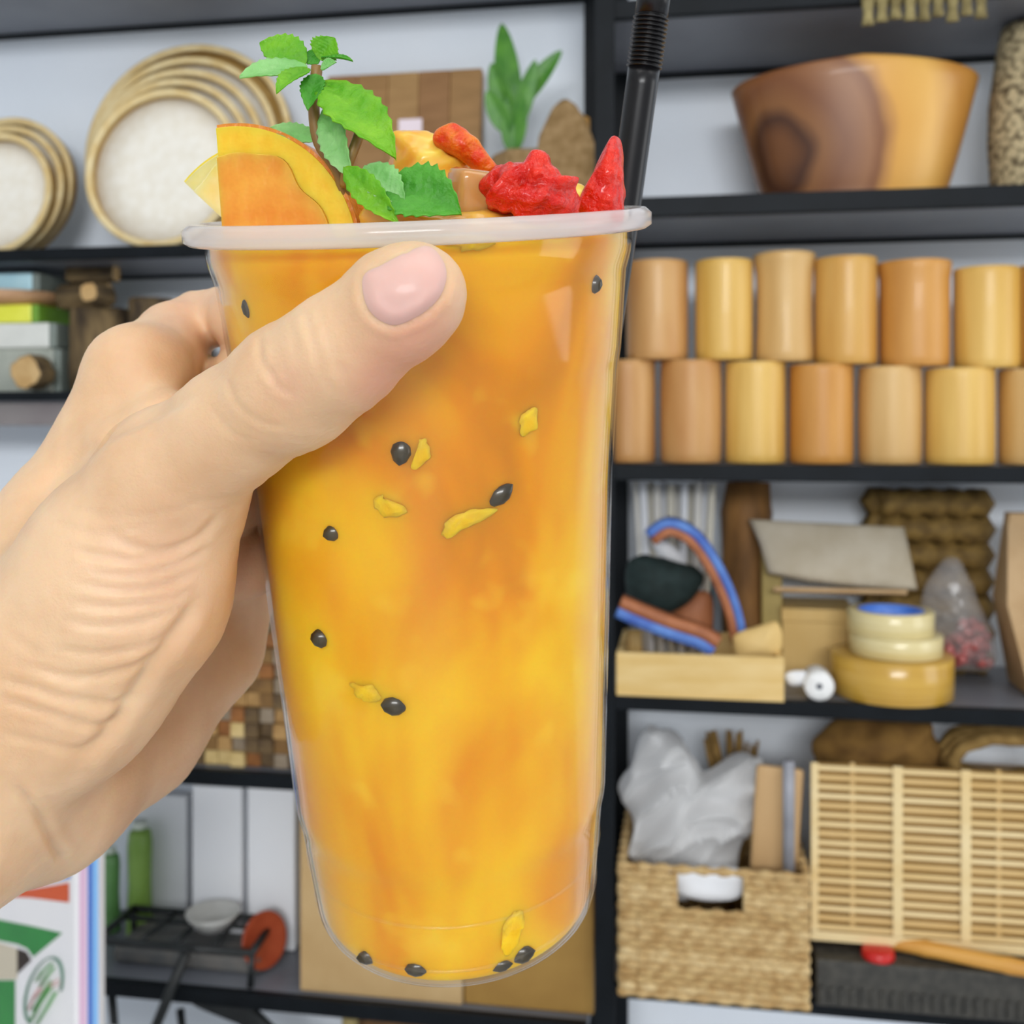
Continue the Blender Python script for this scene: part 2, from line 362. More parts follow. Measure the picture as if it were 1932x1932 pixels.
# ------------------------------------------------------------------ bamboo cups in two rows
CV = -.185
ORD = ['first', 'second', 'third', 'fourth', 'fifth', 'sixth', 'seventh', 'eighth']
low = [(1130, 1238, 675, 4), (1245, 1362, 675, 4), (1367, 1483, 678, 1), (1488, 1610, 683, 3), (1620, 1738, 687, 2), (1745, 1875, 690, 1), (1885, 2005, 692, 2)]
ups = [(1180, 1300, 485, 672, 4), (1310, 1422, 483, 673, 1), (1424, 1536, 470, 677, 2), (1536, 1655, 478, 684, 0), (1660, 1790, 485, 685, 3), (1800, 1922, 497, 690, 1), (1926, 2045, 490, 694, 0)]
tops = []
for i, (x0, x1, yt, k) in enumerate(low):
    xm = (x0+x1)/2; u = RK(xm, 800, CV).x; r = (x1-x0)/2*MPP(xm, CV)*.965
    h = RK(xm, yt+4, CV - r*.9).z - ZR[2]
    bamboo_tube('bamboo_cup', u, CV, ZR[2]+.0004, r, h, BAMB[k], f'bamboo cup in the lower row on the rack, {ORD[i]} from the black post', 'bamboo cup', 'bamboo cups stacked on the rack', belly=.06 if i in (1, 4) else 0)
    tops.append(ZR[2]+.0004+h)
zmax = max(tops)
for i, (x0, x1, yt, yb, k) in enumerate(ups):
    xm = (x0+x1)/2; u = RK(xm, 800, CV).x; r = (x1-x0)/2*MPP(xm, CV)*.965
    zb = max(tops[max(0, min(i, 6))], tops[min(i+1, 6)]) + .0003
    h = RK(xm, yt+4, CV - r*.8).z - zb
    bamboo_tube('bamboo_cup', u, CV, zb, r, h, BAMB[k], f'bamboo cup in the upper row on the rack, {ORD[i]} from the black post', 'bamboo cup', 'bamboo cups stacked on the rack',
                lip=.6 if i in (2, 4) else 0, waist=.10 if i == 2 else 0)

# ------------------------------------------------------------------ wooden bowl, speckled vase, woven mat
def bowl_mat():
    m = bpy.data.materials.new('bowl_wood'); m.use_nodes = True; nt = m.node_tree; N = nt.nodes; L = nt.links; b = N['Principled BSDF']
    b.inputs['Roughness'].default_value = .38; b.inputs['Coat Weight'].default_value = .1
    tc = N.new('ShaderNodeTexCoord'); nz = N.new('ShaderNodeTexNoise'); nz.inputs['Scale'].default_value = 9; nz.inputs['Detail'].default_value = 2
    L.new(tc.outputs['Object'], nz.inputs['Vector'])
    mx = N.new('ShaderNodeMix'); mx.data_type = 'VECTOR'; mx.inputs['Factor'].default_value = .05
    L.new(tc.outputs['Object'], mx.inputs['A']); L.new(nz.outputs['Color'], mx.inputs['B'])
    ds = N.new('ShaderNodeVectorMath'); ds.operation = 'DISTANCE'; L.new(mx.outputs['Result'], ds.inputs[0]); ds.inputs[1].default_value = (-.098, -.062, .075)
    r = N.new('ShaderNodeValToRGB'); cr = r.color_ramp
    mul = N.new('ShaderNodeMath'); mul.operation = 'MULTIPLY'; mul.inputs[1].default_value = 3.95; L.new(ds.outputs['Value'], mul.inputs[0]); L.new(mul.outputs[0], r.inputs[0])
    st = [(0, '5a3518'), (.06, '7a4a22'), (.17, '74461f'), (.24, '47250f'), (.30, '8a5a30'), (.40, '7c4b28'), (.54, '94623a'), (.60, '82502a'), (.635, 'b88244'), (.68, 'dba24c'), (.85, 'e6b25a'), (1, 'c08538')]
    cr.elements[0].position = 0; cr.elements[0].color = lin(st[0][1]); cr.elements[1].position = 1; cr.elements[1].color = lin(st[-1][1])
    for p, c in st[1:-1]: e = cr.elements.new(p); e.color = lin(c)
    L.new(r.outputs[0], b.inputs['Base Color']); return m
bv = -.135; xm = 1608; ub = RK(xm, 800, bv).x; sb = MPP(xm, bv); rb0, rb1 = 172*sb, 224*sb
bq = .6; bh = RK(xm, 118, bv-rb1*bq*.7).z - ZR[1] - .012
BW = empty('wooden_bowl', at(ub, bv, ZR[1]+.0005), 'large two tone wooden bowl with dark heartwood on the rack', 'bowl')
pr = [(.001, 0), (rb0*.93, 0)] + [(rb0*.93 + (rb1 - rb0*.93) * (q ** .85), .002 + (bh-.002)*q) for q in [i/10 for i in range(11)]]
wav = lambda a, z: 0
bmesh_ = MB().lathe(pr + [(rb1-.003, bh+.003), (rb1-.010, bh+.001), (rb0*.85, .02), (.001, .016)], 72)
bmesh_.v = [(x, y*bq, z + (.010 * (1 - abs(x)/rb1) * (z/bh if z > 0 else 0) if y < .2 else 0)) for x, y, z in bmesh_.v]
put('bowl_body', bmesh_.mesh('bowl_body', bowl_mat()), Matrix(), BW)
vv = -.14; xm = 1962; sv = MPP(xm, vv); vh = RK(xm, 52, vv).z - ZR[1]
VZ = empty('speckled_vase', at(RK(xm, 800, vv).x, vv, ZR[1]+.0005), 'speckled brown and cream woven vase beside the wooden bowl', 'vase')
put('vase_body', MB().lathe([(.001, 0), (78*sv, 0), (86*sv, .02), (90*sv, .08), (88*sv, .13), (74*sv, vh-.02), (66*sv, vh), (60*sv, vh), (70*sv, vh-.03), (78*sv, .05), (.001, .02)], 64,
    wob=lambda a, z: .02*math.sin(31*a+z*400)*math.sin(z*330)).mesh('vase_body', M('speckle', 'cdbd95', '4a3c24', 120, rough=.7, bump=.6, voro=True, lo=.4, hi=.85)), Matrix(), VZ)
a = RK(1622, 0, RV); b_ = RK(1860, 0, RV)
WM = empty('woven_mat', at((a.x+b_.x)/2, RV/2, ZR[0]+.0006), 'coarse woven mat hanging over the topmost rack shelf', 'mat')
WVM = M('seagrass_dark', '6d6038', '9a8c5c', 60, rough=.8, bump=.5)
hm = (b_.x-a.x)/2
for i in range(9):
    x = -hm + 2*hm*(i+.5)/9; dz = RK(1700, 22, RV-.012).z - ZR[0] - .012 + random.uniform(-.004, .004)
    pts = [(x, .08, .004), (x, -.08, .004), (x, RV/2*-1 + RV - .003, .006), (x, RV/2 - .008, .004), (x, RV/2-.010, -.010), (x, RV/2-.0105, dz)]
    put('strand', MB().tube(spline(pts, 30), .0055, 8, flat=(1.25, .6), bump=lambda k, an: .2*math.sin(k*1.5)).mesh('strand', WVM), Matrix(), WM)

# ------------------------------------------------------------------ third bay of the rack
TV = RV + .005
def u_at(px, v): return RK(px, 800, v).x
z3 = ZR[3] + .0006
# wooden tray
x0, x1 = u_at(1163, -.265), u_at(1479, -.265); th = RK(1320, 1236, -.265).z - ZR[3]
WT = empty('wooden_tray', at((x0+x1)/2, -.268, z3), 'shallow pale wooden tray holding straps under the bamboo cups', 'tray'); hw = (x1-x0)/2
TW = M('tray_wood', 'dcb76e', 'e7c888', 10, (1, 4, 6), rough=.5)
for nm, bx in (('front_panel', (-hw, hw, 0, .008, 0, th)), ('back_panel', (-hw, hw, .15, .158, 0, th)), ('side_panel', (-hw, -hw+.008, .0082, .1498, 0, th)), ('side_panel', (hw-.008, hw, .0082, .1498, 0, th)), ('bottom_panel', (-hw+.0082, hw-.0082, .0082, .1498, 0, .006))):
    put(nm, MB().box(*bx, .0008).mesh(nm, TW, False), Matrix(), WT)
BRN = M('leather_brown', '9a5a35', 'b06c42', 40, rough=.5); BLU = M('strap_blue', '3f62b5', '5f8ad0', 30, rough=.5)
def strap(pxs, v, width, lab, flip=1, th=.011):
    P = [RK(x, y, v) for x, y in pxs]; c = sum(P, Vector())/len(P); Q = spline([p - c for p in P], 28)
    nr = []
    for i in range(len(Q)):
        t = (Q[min(i+1, len(Q)-1)] - Q[max(i-1, 0)]).normalized(); nr.append(Vector((t.z, 0, -t.x)) * flip)
    S = empty('leather_strap', at(*c), lab, 'strap', None)
    put('leather_layer', MB().ribbon(Q, (0, width, 0), th, [-n for n in nr]).mesh('leather_layer', BRN), Matrix(), S, 'brown leather layer')
    put('blue_layer', MB().ribbon([q + n*.0003 for q, n in zip(Q, nr)], (0, width, 0), th*.95, nr).mesh('blue_layer', BLU), Matrix(), S, 'blue padded layer')
strap([(1228, 1012), (1262, 992), (1305, 1010), (1340, 1055), (1368, 1110), (1385, 1160), (1393, 1205)], -.20, .05, 'curved brown and blue strap standing up in the wooden tray', -1)
strap([(1168, 1142), (1200, 1156), (1260, 1180), (1320, 1200), (1350, 1218)], -.245, .03, 'brown and blue strap lying across the front of the wooden tray', 1, .014)
rk_pillow('black_pouch', [(1182, 1075), (1195, 1050), (1240, 1050), (1318, 1072), (1322, 1110), (1280, 1150), (1210, 1165), (1180, 1140)], -.18, .05, BLACKC, 'dark green black cloth pouch between the two straps', 'pouch', amp=.004, freq=40)
rk_pillow('leather_pad', [(1270, 1150), (1300, 1120), (1340, 1120), (1345, 1180), (1330, 1225), (1270, 1200)], -.16, .03, M('leather_tan', 'a8663e', 'bd7a50', 30, rough=.6), 'rounded tan leather pad behind the straps', 'pad')
rk_pillow('white_cloth', [(1230, 1025), (1255, 1018), (1290, 1050), (1290, 1065), (1255, 1062)], -.15, .02, WHITE, 'small white cloth scrap inside the curved strap', 'cloth')
# bundle of white paper sticks
zt = RK(1270, 905, -.14).z
PB = empty('paper_bundle', at(u_at(1272, -.13), -.13, z3+.007), 'bundle of upright white paper sticks at the rack back', 'paper bundle')
PM = [M('paper_w1', 'd9d6cf', rough=.7), M('paper_w2', 'e4e6ea', rough=.7), M('paper_w3', 'cfcabb', rough=.7)]
for i in range(12):
    q = (i/11 - .5); yy = -.014 if i % 2 else .0
    put('stick', MB().tube([(q*.075, yy, 0), (q*.105, yy*1.2, zt - z3 - .01 - random.uniform(0, .006))], .0055, 8).mesh('stick', PM[i % 3]), Matrix(), PB)
# brown driftwood piece, teal bottle, mustard board
BT = MB().lathe([(.001, 0), (.034, 0), (.037, .06), (.033, .15), (.036, .22), (.03, RK(1415, 912, -.06).z - ZR[3]), (.001, RK(1415, 912, -.06).z - ZR[3]+.003)], 20, wob=lambda a, z: .08*math.sin(3*a+z*30)+.05*math.sin(7*a+z*55))
put('wood_stump', BT.mesh('wood_stump', M('stump', '6d4a22', '9a6c36', 28, (1, 1, .3), rough=.7, bump=.5)), at(u_at(1408, -.05), -.05, z3), None, 'rough brown wood stump beside the paper sticks', 'wood')
TB = MB().lathe([(.001, 0), (.018, 0), (.019, .003), (.019, .12), (.012, .15), (.010, .175), (.001, .175)], 24)
put('teal_bottle', TB.mesh('teal_bottle', M('teal', '1d5566', '2f7288', 20, rough=.35)), at(u_at(1322, -.045), -.045, z3), None, 'slim teal bottle behind the curved strap', 'bottle')
put('mustard_board', MB().box(-.014, .014, 0, .02, 0, RK(1425, 1025, -.14).z-ZR[3], .002).mesh('mustard_board', M('mustard', 'a8924e', 'bca768', 12, (1, 1, .2), rough=.6), False), at(u_at(1456, -.1), -.105, z3, 0, .0), None, 'upright mustard coloured wood block beside the grey paper', 'wood block')
rk_pillow('folded_sheet', [(1385, 1200), (1432, 1180), (1470, 1175), (1474, 1228), (1440, 1243), (1390, 1240)], -.235, .02, KRAFTY, 'folded yellow paper scrap in the tray corner', 'paper', amp=.002)
# kraft box with grey paper bag on top
KX = empty('kraft_box', at(u_at(1545, -.118), -.118, z3), 'plain yellow kraft box under the grey paper bag', 'box')
kw = (1612-1478)/2*MPP(1545, -.118); kh = RK(1545, 1150, -.118).z-ZR[3]
put('box_body', MB().box(-kw, kw, 0, .1, 0, kh*.8, .001).mesh('box_body', KRAFTY, False), Matrix(), KX)
put('box_lid', MB().box(-kw-.001, kw+.001, -.001, .101, kh*.8+.0003, kh, .001).mesh('box_lid', KRAFTY, False), Matrix(), KX)
zg = z3 + kh
gp = [RK(x, y, -.19) for x, y in ((1405, 1003), (1560, 1012), (1716, 1020), (1724, 1080), (1733, 1145), (1660, 1142), (1590, 1136), (1520, 1128), (1442, 1112), (1425, 1050))]
gc = Vector((sum(p.x for p in gp)/len(gp), -.19, sum(p.z for p in gp)/len(gp)))
gm = pillow([(p.x-gc.x, p.z-gc.z) for p in gp], .03, ex=.25, amp=.001, freq=60, smooth=False)
GB = empty('paper_bag', at(gc.x*1.02, -.125, gc.z+.012, 0, -.35), 'flat crinkled grey paper bag lying on the kraft box', 'paper bag')
put('bag_body', weld(mesh('bag_body', gm[0], gm[1], GREYP)), Matrix(), GB)
put('bag_mouth', MB().box(-.085, .09, -.006, .008, -.048, -.042, .001).mesh('bag_mouth', KRAFT, False), Matrix(), GB)
# tape rolls
def roll(name, px, v, rpx, z, h, mat, core, label, group='tape rolls stacked on the rack', inner=.68):
    R = rpx*MPP(px, v); t = empty(name, at(u_at(px, v), v, z), label, 'tape roll', group)
    put('tape', MB().lathe([(R*inner, .0005), (R-.001, .0), (R, .001), (R, h-.001), (R-.001, h), (R*inner, h-.0005)], 56).mesh('tape', mat), Matrix(), t)
    put('core', MB().lathe([(R*inner-.0005, 0), (R*inner-.0005, h), (R*inner-.004, h), (R*inner-.004, 0)], 48, close=True).mesh('core', core), Matrix(), t)
    return z + h
TA = M('tape_amber', 'c2963a', 'd0a648', 6, (1, 1, 30), rough=.25, coat=.3); TC = M('tape_clear', 'd8c68a', 'e2d4a2', 6, (1, 1, 30), rough=.25, coat=.3)
CK = M('core_card', 'c9a264', rough=.7); CB_ = M('core_blue', '3f74d8', '6f9cf0', 12, rough=.4)
z_ = roll('tape_roll', 1682, -.195, 110, z3, .052, TA, CK, 'wide amber tape roll at the bottom of the tape stack')
z_ = roll('tape_roll', 1690, -.195, 84, z_+.0004, .026, TC, CK, 'pale clear tape roll in the middle of the tape stack')
z_ = roll('tape_roll', 1680, -.195, 78, z_+.0004, .030, TC, CB_, 'pale clear tape roll with blue core topping the stack', inner=.78)
WR = empty('white_roll', at(u_at(1546, -.255), -.255, z3+.0185), 'small white roll lying end on beside the amber tape', 'roll')
put('wound_body', MB().lathe([(.004, .0), (.017, -.0), (.0185, -.002), (.0185, -.04), (.017, -.042), (.004, -.042)], 32, 'Y').mesh('wound_body', M('white_thread', 'e6e6e4', 'f2f2f0', 80, rough=.6)), Matrix(), WR)
put('core', MB().lathe([(.0038, .001), (.003, .001), (.003, -.043), (.0038, -.043)], 20, 'Y', close=True).mesh('core', SHELFU), Matrix(), WR)
rk_pillow('paper_scrap', [(1480, 1272), (1500, 1262), (1520, 1266), (1520, 1290), (1490, 1292)], -.235, .012, WHITE, 'crumpled white paper scrap beside the white roll', 'paper', amp=.002)
# clear bag of red beads, kraft bag at the end, brown boxes at the back
CLB = thin_plastic('clear_bag_film', (.99, .99, .995, 1), .26, .12)
BG = empty('bead_bag', at(u_at(1815, -.13), -.13, z3), 'clear plastic bag of dark red beads beside the tape rolls', 'plastic bag')
rk_pillow('bag_film', [(1770, 1062), (1800, 1050), (1822, 1075), (1850, 1150), (1876, 1215), (1872, 1258), (1840, 1266), (1790, 1264), (1768, 1235), (1748, 1180), (1745, 1110)], -.13, .07, CLB, parent=BG, crumple=.012, amp=.004, freq=28, n=60)
RB = M('red_bead', '9a4a48', 'b86662', 100, rough=.25, coat=.4)
inv = BG.matrix_world.inverted()
bd = MB().lathe([(.0001, -.007), (.005, -.005), (.007, 0), (.005, .005), (.0001, .007)], 8).mesh('bead', RB)
for i in range(60):
    q = random.random(); py = 1252 - 80*q; px = 1826 + random.uniform(-44, 44)*(1-.3*q) ; vvv = -.13 + random.uniform(-.027, .015)
    put('bead', bd, inv @ at(*RK(px, py, vvv)) @ Matrix.Rotation(random.uniform(0, 3), 4, 'X'), BG)
kb = empty('kraft_bag', at(u_at(1998, -.15), -.15, z3), 'tall plain kraft paper bag at the end of the tape shelf', 'paper bag')
hk = RK(1920, 975, -.2).z - ZR[3]; wk = .065
put('bag_body', weld(mesh('bag_body', *[
    [(-wk*.75, -.05, 0), (wk, -.05, 0), (wk, .05, 0), (-wk*.75, .05, 0), (-wk*1.15, -.04, hk*.5), (wk, -.045, hk*.5), (wk, .045, hk*.5), (-wk*1.1, .04, hk*.5), (-wk, -.008, hk), (wk, -.008, hk), (wk, .008, hk), (-wk, .008, hk)],
    [(3, 2, 1, 0), (0, 1, 5, 4), (1, 2, 6, 5), (2, 3, 7, 6), (3, 0, 4, 7), (4, 5, 9, 8), (5, 6, 10, 9), (6, 7, 11, 10), (7, 4, 8, 11), (8, 9, 10, 11)]][0:2], KRAFT)), Matrix(), kb)
put('bag_fold', MB().box(-wk, wk, -.012, .012, hk-.02, hk+.001, .002).mesh('bag_fold', KRAFT, False), Matrix(), kb)
kb.children[0].data.polygons.foreach_set('use_smooth', [False]*10)
def wbox(px0, px1, py0, v, z, dep, mat, name, label, cat):
    x0, x1 = u_at(px0, v), u_at(px1, v); h = RK((px0+px1)/2, py0, v).z - z
    t = empty(name, at((x0+x1)/2, v, z), label, cat); hw = (x1-x0)/2; n = 7
    for i in range(n):
        zz0 = h*i/n; pts = [(-hw, 0, zz0+h/n/2), (hw, 0, zz0+h/n/2), (hw, dep, zz0+h/n/2), (-hw, dep, zz0+h/n/2), (-hw, 0, zz0+h/n/2)]
        q = []
        for a, b in zip(pts, pts[1:]):
            for k in range(14): q.append(Vector(a).lerp(Vector(b), k/14))
        q.append(Vector(pts[-1]))
        put('weave_row', MB().tube(q, h/n*.55, 6, bump=lambda k, an: .14*math.sin(k*1.9 + i*2)).mesh('weave_row', mat), Matrix(), t)
    return t
wbox(1660, 1850, 925, -.062, z3, .04, M('wicker_dark', '6a5124', '8f7238', 60, rough=.75, bump=.5), 'wicker_box', 'dark wicker box behind the tape rolls', 'basket')

# ------------------------------------------------------------------ fourth bay: basket, bags, slatted panel
z4 = ZR[4] + .0006
def basket():
    v0 = -.285; xa, xb = u_at(1172, v0), u_at(1522, v0); s = MPP(1340, v0); dep = .24
    hB = RK(1340, 1640, v0).z - z4; hw = (xb-xa)/2; xc = (xa+xb)/2
    t = empty('seagrass_basket', at(xc, v0, z4+.002), 'woven seagrass storage basket with a handle hole stuffed with plastic bags', 'basket')
    SG = [M('seagrass_a', 'b08d58', 'cdb07c', 70, rough=.8, bump=.5), M('seagrass_b', 'a88450', 'c6a872', 70, rough=.8, bump=.5), M('seagrass_c', 'bc9a64', 'd6bc8a', 70, rough=.8, bump=.5)]
    n = 19; rh = hB / n
    hx0, hx1 = (1275-1340)*s, (1396-1340)*s
    def row(z, mat, gap, rad, ph, i):
        def run(pts):
            q = []
            for a, b in zip(pts, pts[1:]):
                L = (Vector(b)-Vector(a)).length; k = max(2, int(L/.0042))
                for j in range(k): q.append(Vector(a).lerp(Vector(b), j/k))
            q.append(Vector(pts[-1])); return q
        fl = 1 - .0*z
        if gap: pts = [(hx1, 0, z), (hw, 0, z), (hw, dep, z), (-hw, dep, z), (-hw, 0, z), (hx0, 0, z)]
        else: pts = [(-hw+.02, 0, z), (hw, 0, z), (hw, dep, z), (-hw, dep, z), (-hw, 0, z), (-hw+.02, 0, z)]
        put('weave_row', MB().tube(run(pts), rad, 7, bump=lambda k, an: .30*math.sin(k*1.05+ph) + .1*math.sin(k*2.7+an*2)).mesh('weave_row', mat), Matrix(), t)
    for i in range(n):
        z = rh*(i+.5); gap = n-6 <= i < n-1
        row(z, SG[(i*2+i//3) % 3], gap, rh*.56, (i % 2)*math.pi + i*.7, i)
    put('base', MB().box(-hw, hw, 0, dep, 0, .004).mesh('base', SG[1], False), Matrix(), t)
    return xc, v0, hB, dep, hw
bx, bv0, bH, bD, bhw = basket()
FILM = thin_plastic('milky_bag_film', (.98, .985, .99, 1), .93, .25)
rk_pillow('plastic_bag', [(1195, 1640), (1180, 1560), (1185, 1480), (1215, 1395), (1245, 1380), (1290, 1400), (1330, 1445), (1400, 1420), (1440, 1440), (1430, 1540), (1400, 1640), (1330, 1690), (1250, 1690)], -.19, .11, FILM,
          'crumpled milky plastic bag stuffed in the seagrass basket', 'plastic bag', crumple=.035, amp=.014, freq=15, n=140, rings=24)
rk_pillow('white_bowl', [(1262, 1640), (1400, 1640), (1398, 1690), (1345, 1700), (1290, 1690), (1270, 1670)], -.262, .02, WHITE, 'white round lid seen through the basket handle hole', 'lid')
put('wood_paddle', MB().box(-.03, .03, 0, .012, 0, .22, .005).mesh('wood_paddle', M('paddle', 'c09a68', 'd0ac7c', 12, (1, 1, .2), rough=.6), False), at(u_at(1452, -.23), -.235, RK(1452, 1445, -.23).z-.22, 0, 0, .06), None, 'flat tan wooden paddle standing in the seagrass basket', 'paddle')
put('grey_rod', MB().tube([(0, 0, 0), (0, 0, .10), (0, 0, RK(1487, 1435, -.26).z - RK(1487, 1655, -.26).z)], .0075, 12).mesh('grey_rod', M('rod_grey', '8b8c93', 'a2a3ab', 20, rough=.4)), at(u_at(1487, -.26), -.268, RK(1487, 1652, -.26).z), None, 'grey plastic rod upright in the basket beside the paddle', 'rod')
DT = empty('dried_grass', at(u_at(1385, -.085), -.085, z4+.02), 'tuft of dried brown grass standing behind the plastic bag', 'dried plant')
DM = M('dry_grass', '8a6a34', 'a8854a', 40, rough=.8)
for i in range(16):
    a = random.uniform(-1, 1); hh = RK(1385, 1375, -.12).z - z4 - .02 - random.uniform(0, .03)
    put('blade', MB().tube(spline([(a*.01, random.uniform(-.01, .01), 0), (a*.02, 0, hh*.6), (a*.045, random.uniform(-.015, .015), hh)], 8), [.004, .004, .004, .004, .004, .005, .005, .004, .002], 5).mesh('blade', DM), Matrix(), DT)
# dark crate with slatted bamboo panel on top
cv = -.272; ca, cb = u_at(1541, cv), u_at(2060, cv); hc = RK(1700, 1826, cv).z - z4
CR = empty('dark_crate', at((ca+cb)/2, cv, z4), 'dark grey ribbed plastic crate on the bottom shelf', 'crate')
CRM = M('crate_plastic', '33322e', '45433d', 90, rough=.6, bump=.4); hw = (cb-ca)/2
put('crate_body', MB().box(-hw, hw, .004, .24, 0, hc, .002).mesh('crate_body', CRM, False), Matrix(), CR)
for i in range(26):
    x = -hw + 2*hw*(i+.5)/26
    put('rib', MB().box(x-.0025, x+.0025, 0, .0038, .004, hc*.45, .0006).mesh('rib', CRM, False), Matrix(), CR)
zc = z4 + hc
put('red_disc', MB().lathe([(.001, 0), (.020, 0), (.0205, .002), (.0195, .009), (.017, .011), (.001, .011)], 28).mesh('red_disc', M('red_plastic', 'c4201c', rough=.35)), at(u_at(1660, -.262), -.249, zc+.0005), None, 'small red round disc on the dark crate', 'disc')
p0 = RK(1526, 1795, -.20); p1 = RK(1990, 1880, -.285)
p0.z = max(p0.z, zc+.012); p1.z = max(p1.z, zc+.0125); c = (p0+p1)/2
pts = [(p0-c).lerp(p1-c, i/24) for i in range(25)]
put('bamboo_pole', MB().tube(pts, .0095, 14, bump=lambda k, a: .1 if k % 8 == 4 else 0).mesh('bamboo_pole', M('pole_amber', 'c98a34', 'd9a04a', 20, (.2, 1, 1), rough=.4)), at(*c), None, 'amber bamboo pole lying across the dark crate', 'pole')
def panel():
    v = -.235; xa, xb = u_at(1529, v), u_at(2010, v); zt = RK(1529, 1436, v).z; zb = RK(1529, 1752, v).z; h = zt - zb; W = xb-xa
    t = empty('slatted_panel', at(xa, v, zb), 'pale bamboo slatted panel standing on the bamboo pole', 'panel')
    SL = [M('slat_a', 'd9b878', 'e6cc96', 20, (.15, 1, 1), rough=.5), M('slat_b', 'cfaa68', 'dfc086', 20, (.15, 1, 1), rough=.5), M('slat_c', 'e0c286', 'ecd6a4', 20, (.15, 1, 1), rough=.5)]
    n = 18; s = MPP(1700, v)
    for i in range(n):
        z = h*(i+.15)/n
        put('slat', MB().box(0, W, -.003, .0, z, z+h/n*.52, .0008).mesh('slat', SL[i % 3], False), Matrix(), t)
    for px, wd, b in ((1529, 14, 0), (1604, 9, 1), (1683, 18, 0), (1811, 18, 0), (1880, 9, 1), (1955, 18, 0)):
        x = u_at(px, v) - xa
        put('upright', MB().box(x, x+wd*s, (-.006 if not b else .0005), (-.0032 if not b else .005), 0, h, .0008).mesh('upright', SL[2 if not b else 1], False), Matrix(), t)
    put('backing_cloth', MB().box(.004, W-.004, .006, .012, .004, h-.004).mesh('backing_cloth', M('back_tan', 'a37e40', 'b58f50', 9, rough=.8), False), Matrix(), t)
    put('bottom_rail', MB().box(0, W, -.006, .006, -.012, -.0005, .001).mesh('bottom_rail', SL[2], False), Matrix(), t)
panel()
rk_pillow('jute_sack', [(1540, 1480), (1545, 1390), (1580, 1355), (1650, 1348), (1740, 1360), (1765, 1400), (1765, 1500), (1650, 1520)], -.14, .10, M('jute_brown', '6b4a1c', '8f6a30', 30, rough=.85, bump=.6), 'brown jute sack slumped behind the slatted panel', 'sack', amp=.01, freq=35)
RC = empty('rope_coil', at(u_at(1890, -.14), -.14, RK(1890, 1430, -.14).z), 'coil of tan rope behind the slatted panel', 'rope')
RPM = M('rope_tan', '8c6d38', 'ae8c50', 80, rough=.85, bump=.6)
for i in range(5):
    R = .062 - .004*abs(i-2); q = [(R*1.25*math.cos(a), -.03+.015*i, .034*math.sin(a)) for a in [2*math.pi*k/40 for k in range(41)]]
    put('turn', MB().tube(q, .0085, 8, False, bump=lambda k, an: .15*math.sin(k*1.6+an)).mesh('turn', RPM), Matrix(), RC)
put('support_box', MB().box(-.085, .085, 0, .11, 0, RK(1890, 1470, -.14).z-.012-zc, .002).mesh('support_box', KRAFT, False), at(u_at(1900, -.1), -.145, zc+.0005), None, 'brown cardboard box standing behind the slatted panel', 'box')

# ------------------------------------------------------------------ left shelves: second bay
z2 = ZL[2] + .0006
def lbox(px0, px1, y1, y0, v, dep, mat, name, label, cat, lid=None):
    x0, x1 = u_at(px0, v), u_at(px1, v); s = MPP((px0+px1)/2, v)
    return x0, x1, s
stack = [('grey_packet', 100, 738, 652, '9aa096', 'b4b8ac', 'pale grey packet at the bottom of the coloured pile', 'packet'),
         ('white_packet', 92, 640, 592, 'd6d8d2', 'e2e4de', 'white packet in the coloured pile under the yellow one', 'packet'),
         ('yellow_packet', 72, 590, 556, 'dfe23c', 'f0f25e', 'bright yellow packet with a green end in the coloured pile', 'packet'),
         ('tan_dish', 82, 555, 532, 'b88a62', 'caa078', 'tan flat dish lying on the yellow packet', 'dish'),
         ('pale_blue_box', 60, 530, 494, 'b2dfee', 'c8edf6', 'pale blue box topping the coloured pile', 'box')]
zcur = z2
for nm, xr, yb, yt, c1, c2, lb, ct in stack:
    s = MPP(30, -.16); h = (yb - yt)*s*.93 + (3*s if nm != 'pale_blue_box' else 0); x0, x1 = u_at(-110, -.16), u_at(xr, -.16); hw = (x1-x0)/2
    t = empty(nm, at((x0+x1)/2, -.16, zcur), lb, ct)
    if nm == 'tan_dish':
        put('dish_body', MB().lathe([(.001, 0), (hw*.7, 0), (hw, h), (hw-.003, h), (hw*.68, .004), (.001, .004)], 40).mesh('dish_body', M(nm, c1, c2, 30, rough=.5)), Matrix.Translation((0, .05, 0)), t)
    else:
        put('packet_body', MB().box(-hw, hw-(.012 if nm == 'yellow_packet' else 0), 0, .11, 0, h, .003).mesh('packet_body', M(nm, c1, c2, 15, rough=.4), False), Matrix(), t)
        put('end_band', MB().box(hw-.0118, hw, .0, .11, 0, h*.98, .002).mesh('end_band', M('end_green' if nm == 'yellow_packet' else 'end_grey', '6fa02c' if nm == 'yellow_packet' else '7d8780', rough=.5), False), Matrix.Translation((0, 0, 0)) if nm == 'yellow_packet' else Matrix.Translation((.0121, 0, 0)), t)
    zcur += h + .0005
BARK = M('bark', '3d3020', '7a6543', 55, (1, 1, .35), rough=.85, bump=1.0); CUT = M('cut_wood', 'b8935c', 'd0b07c', 30, rough=.6)
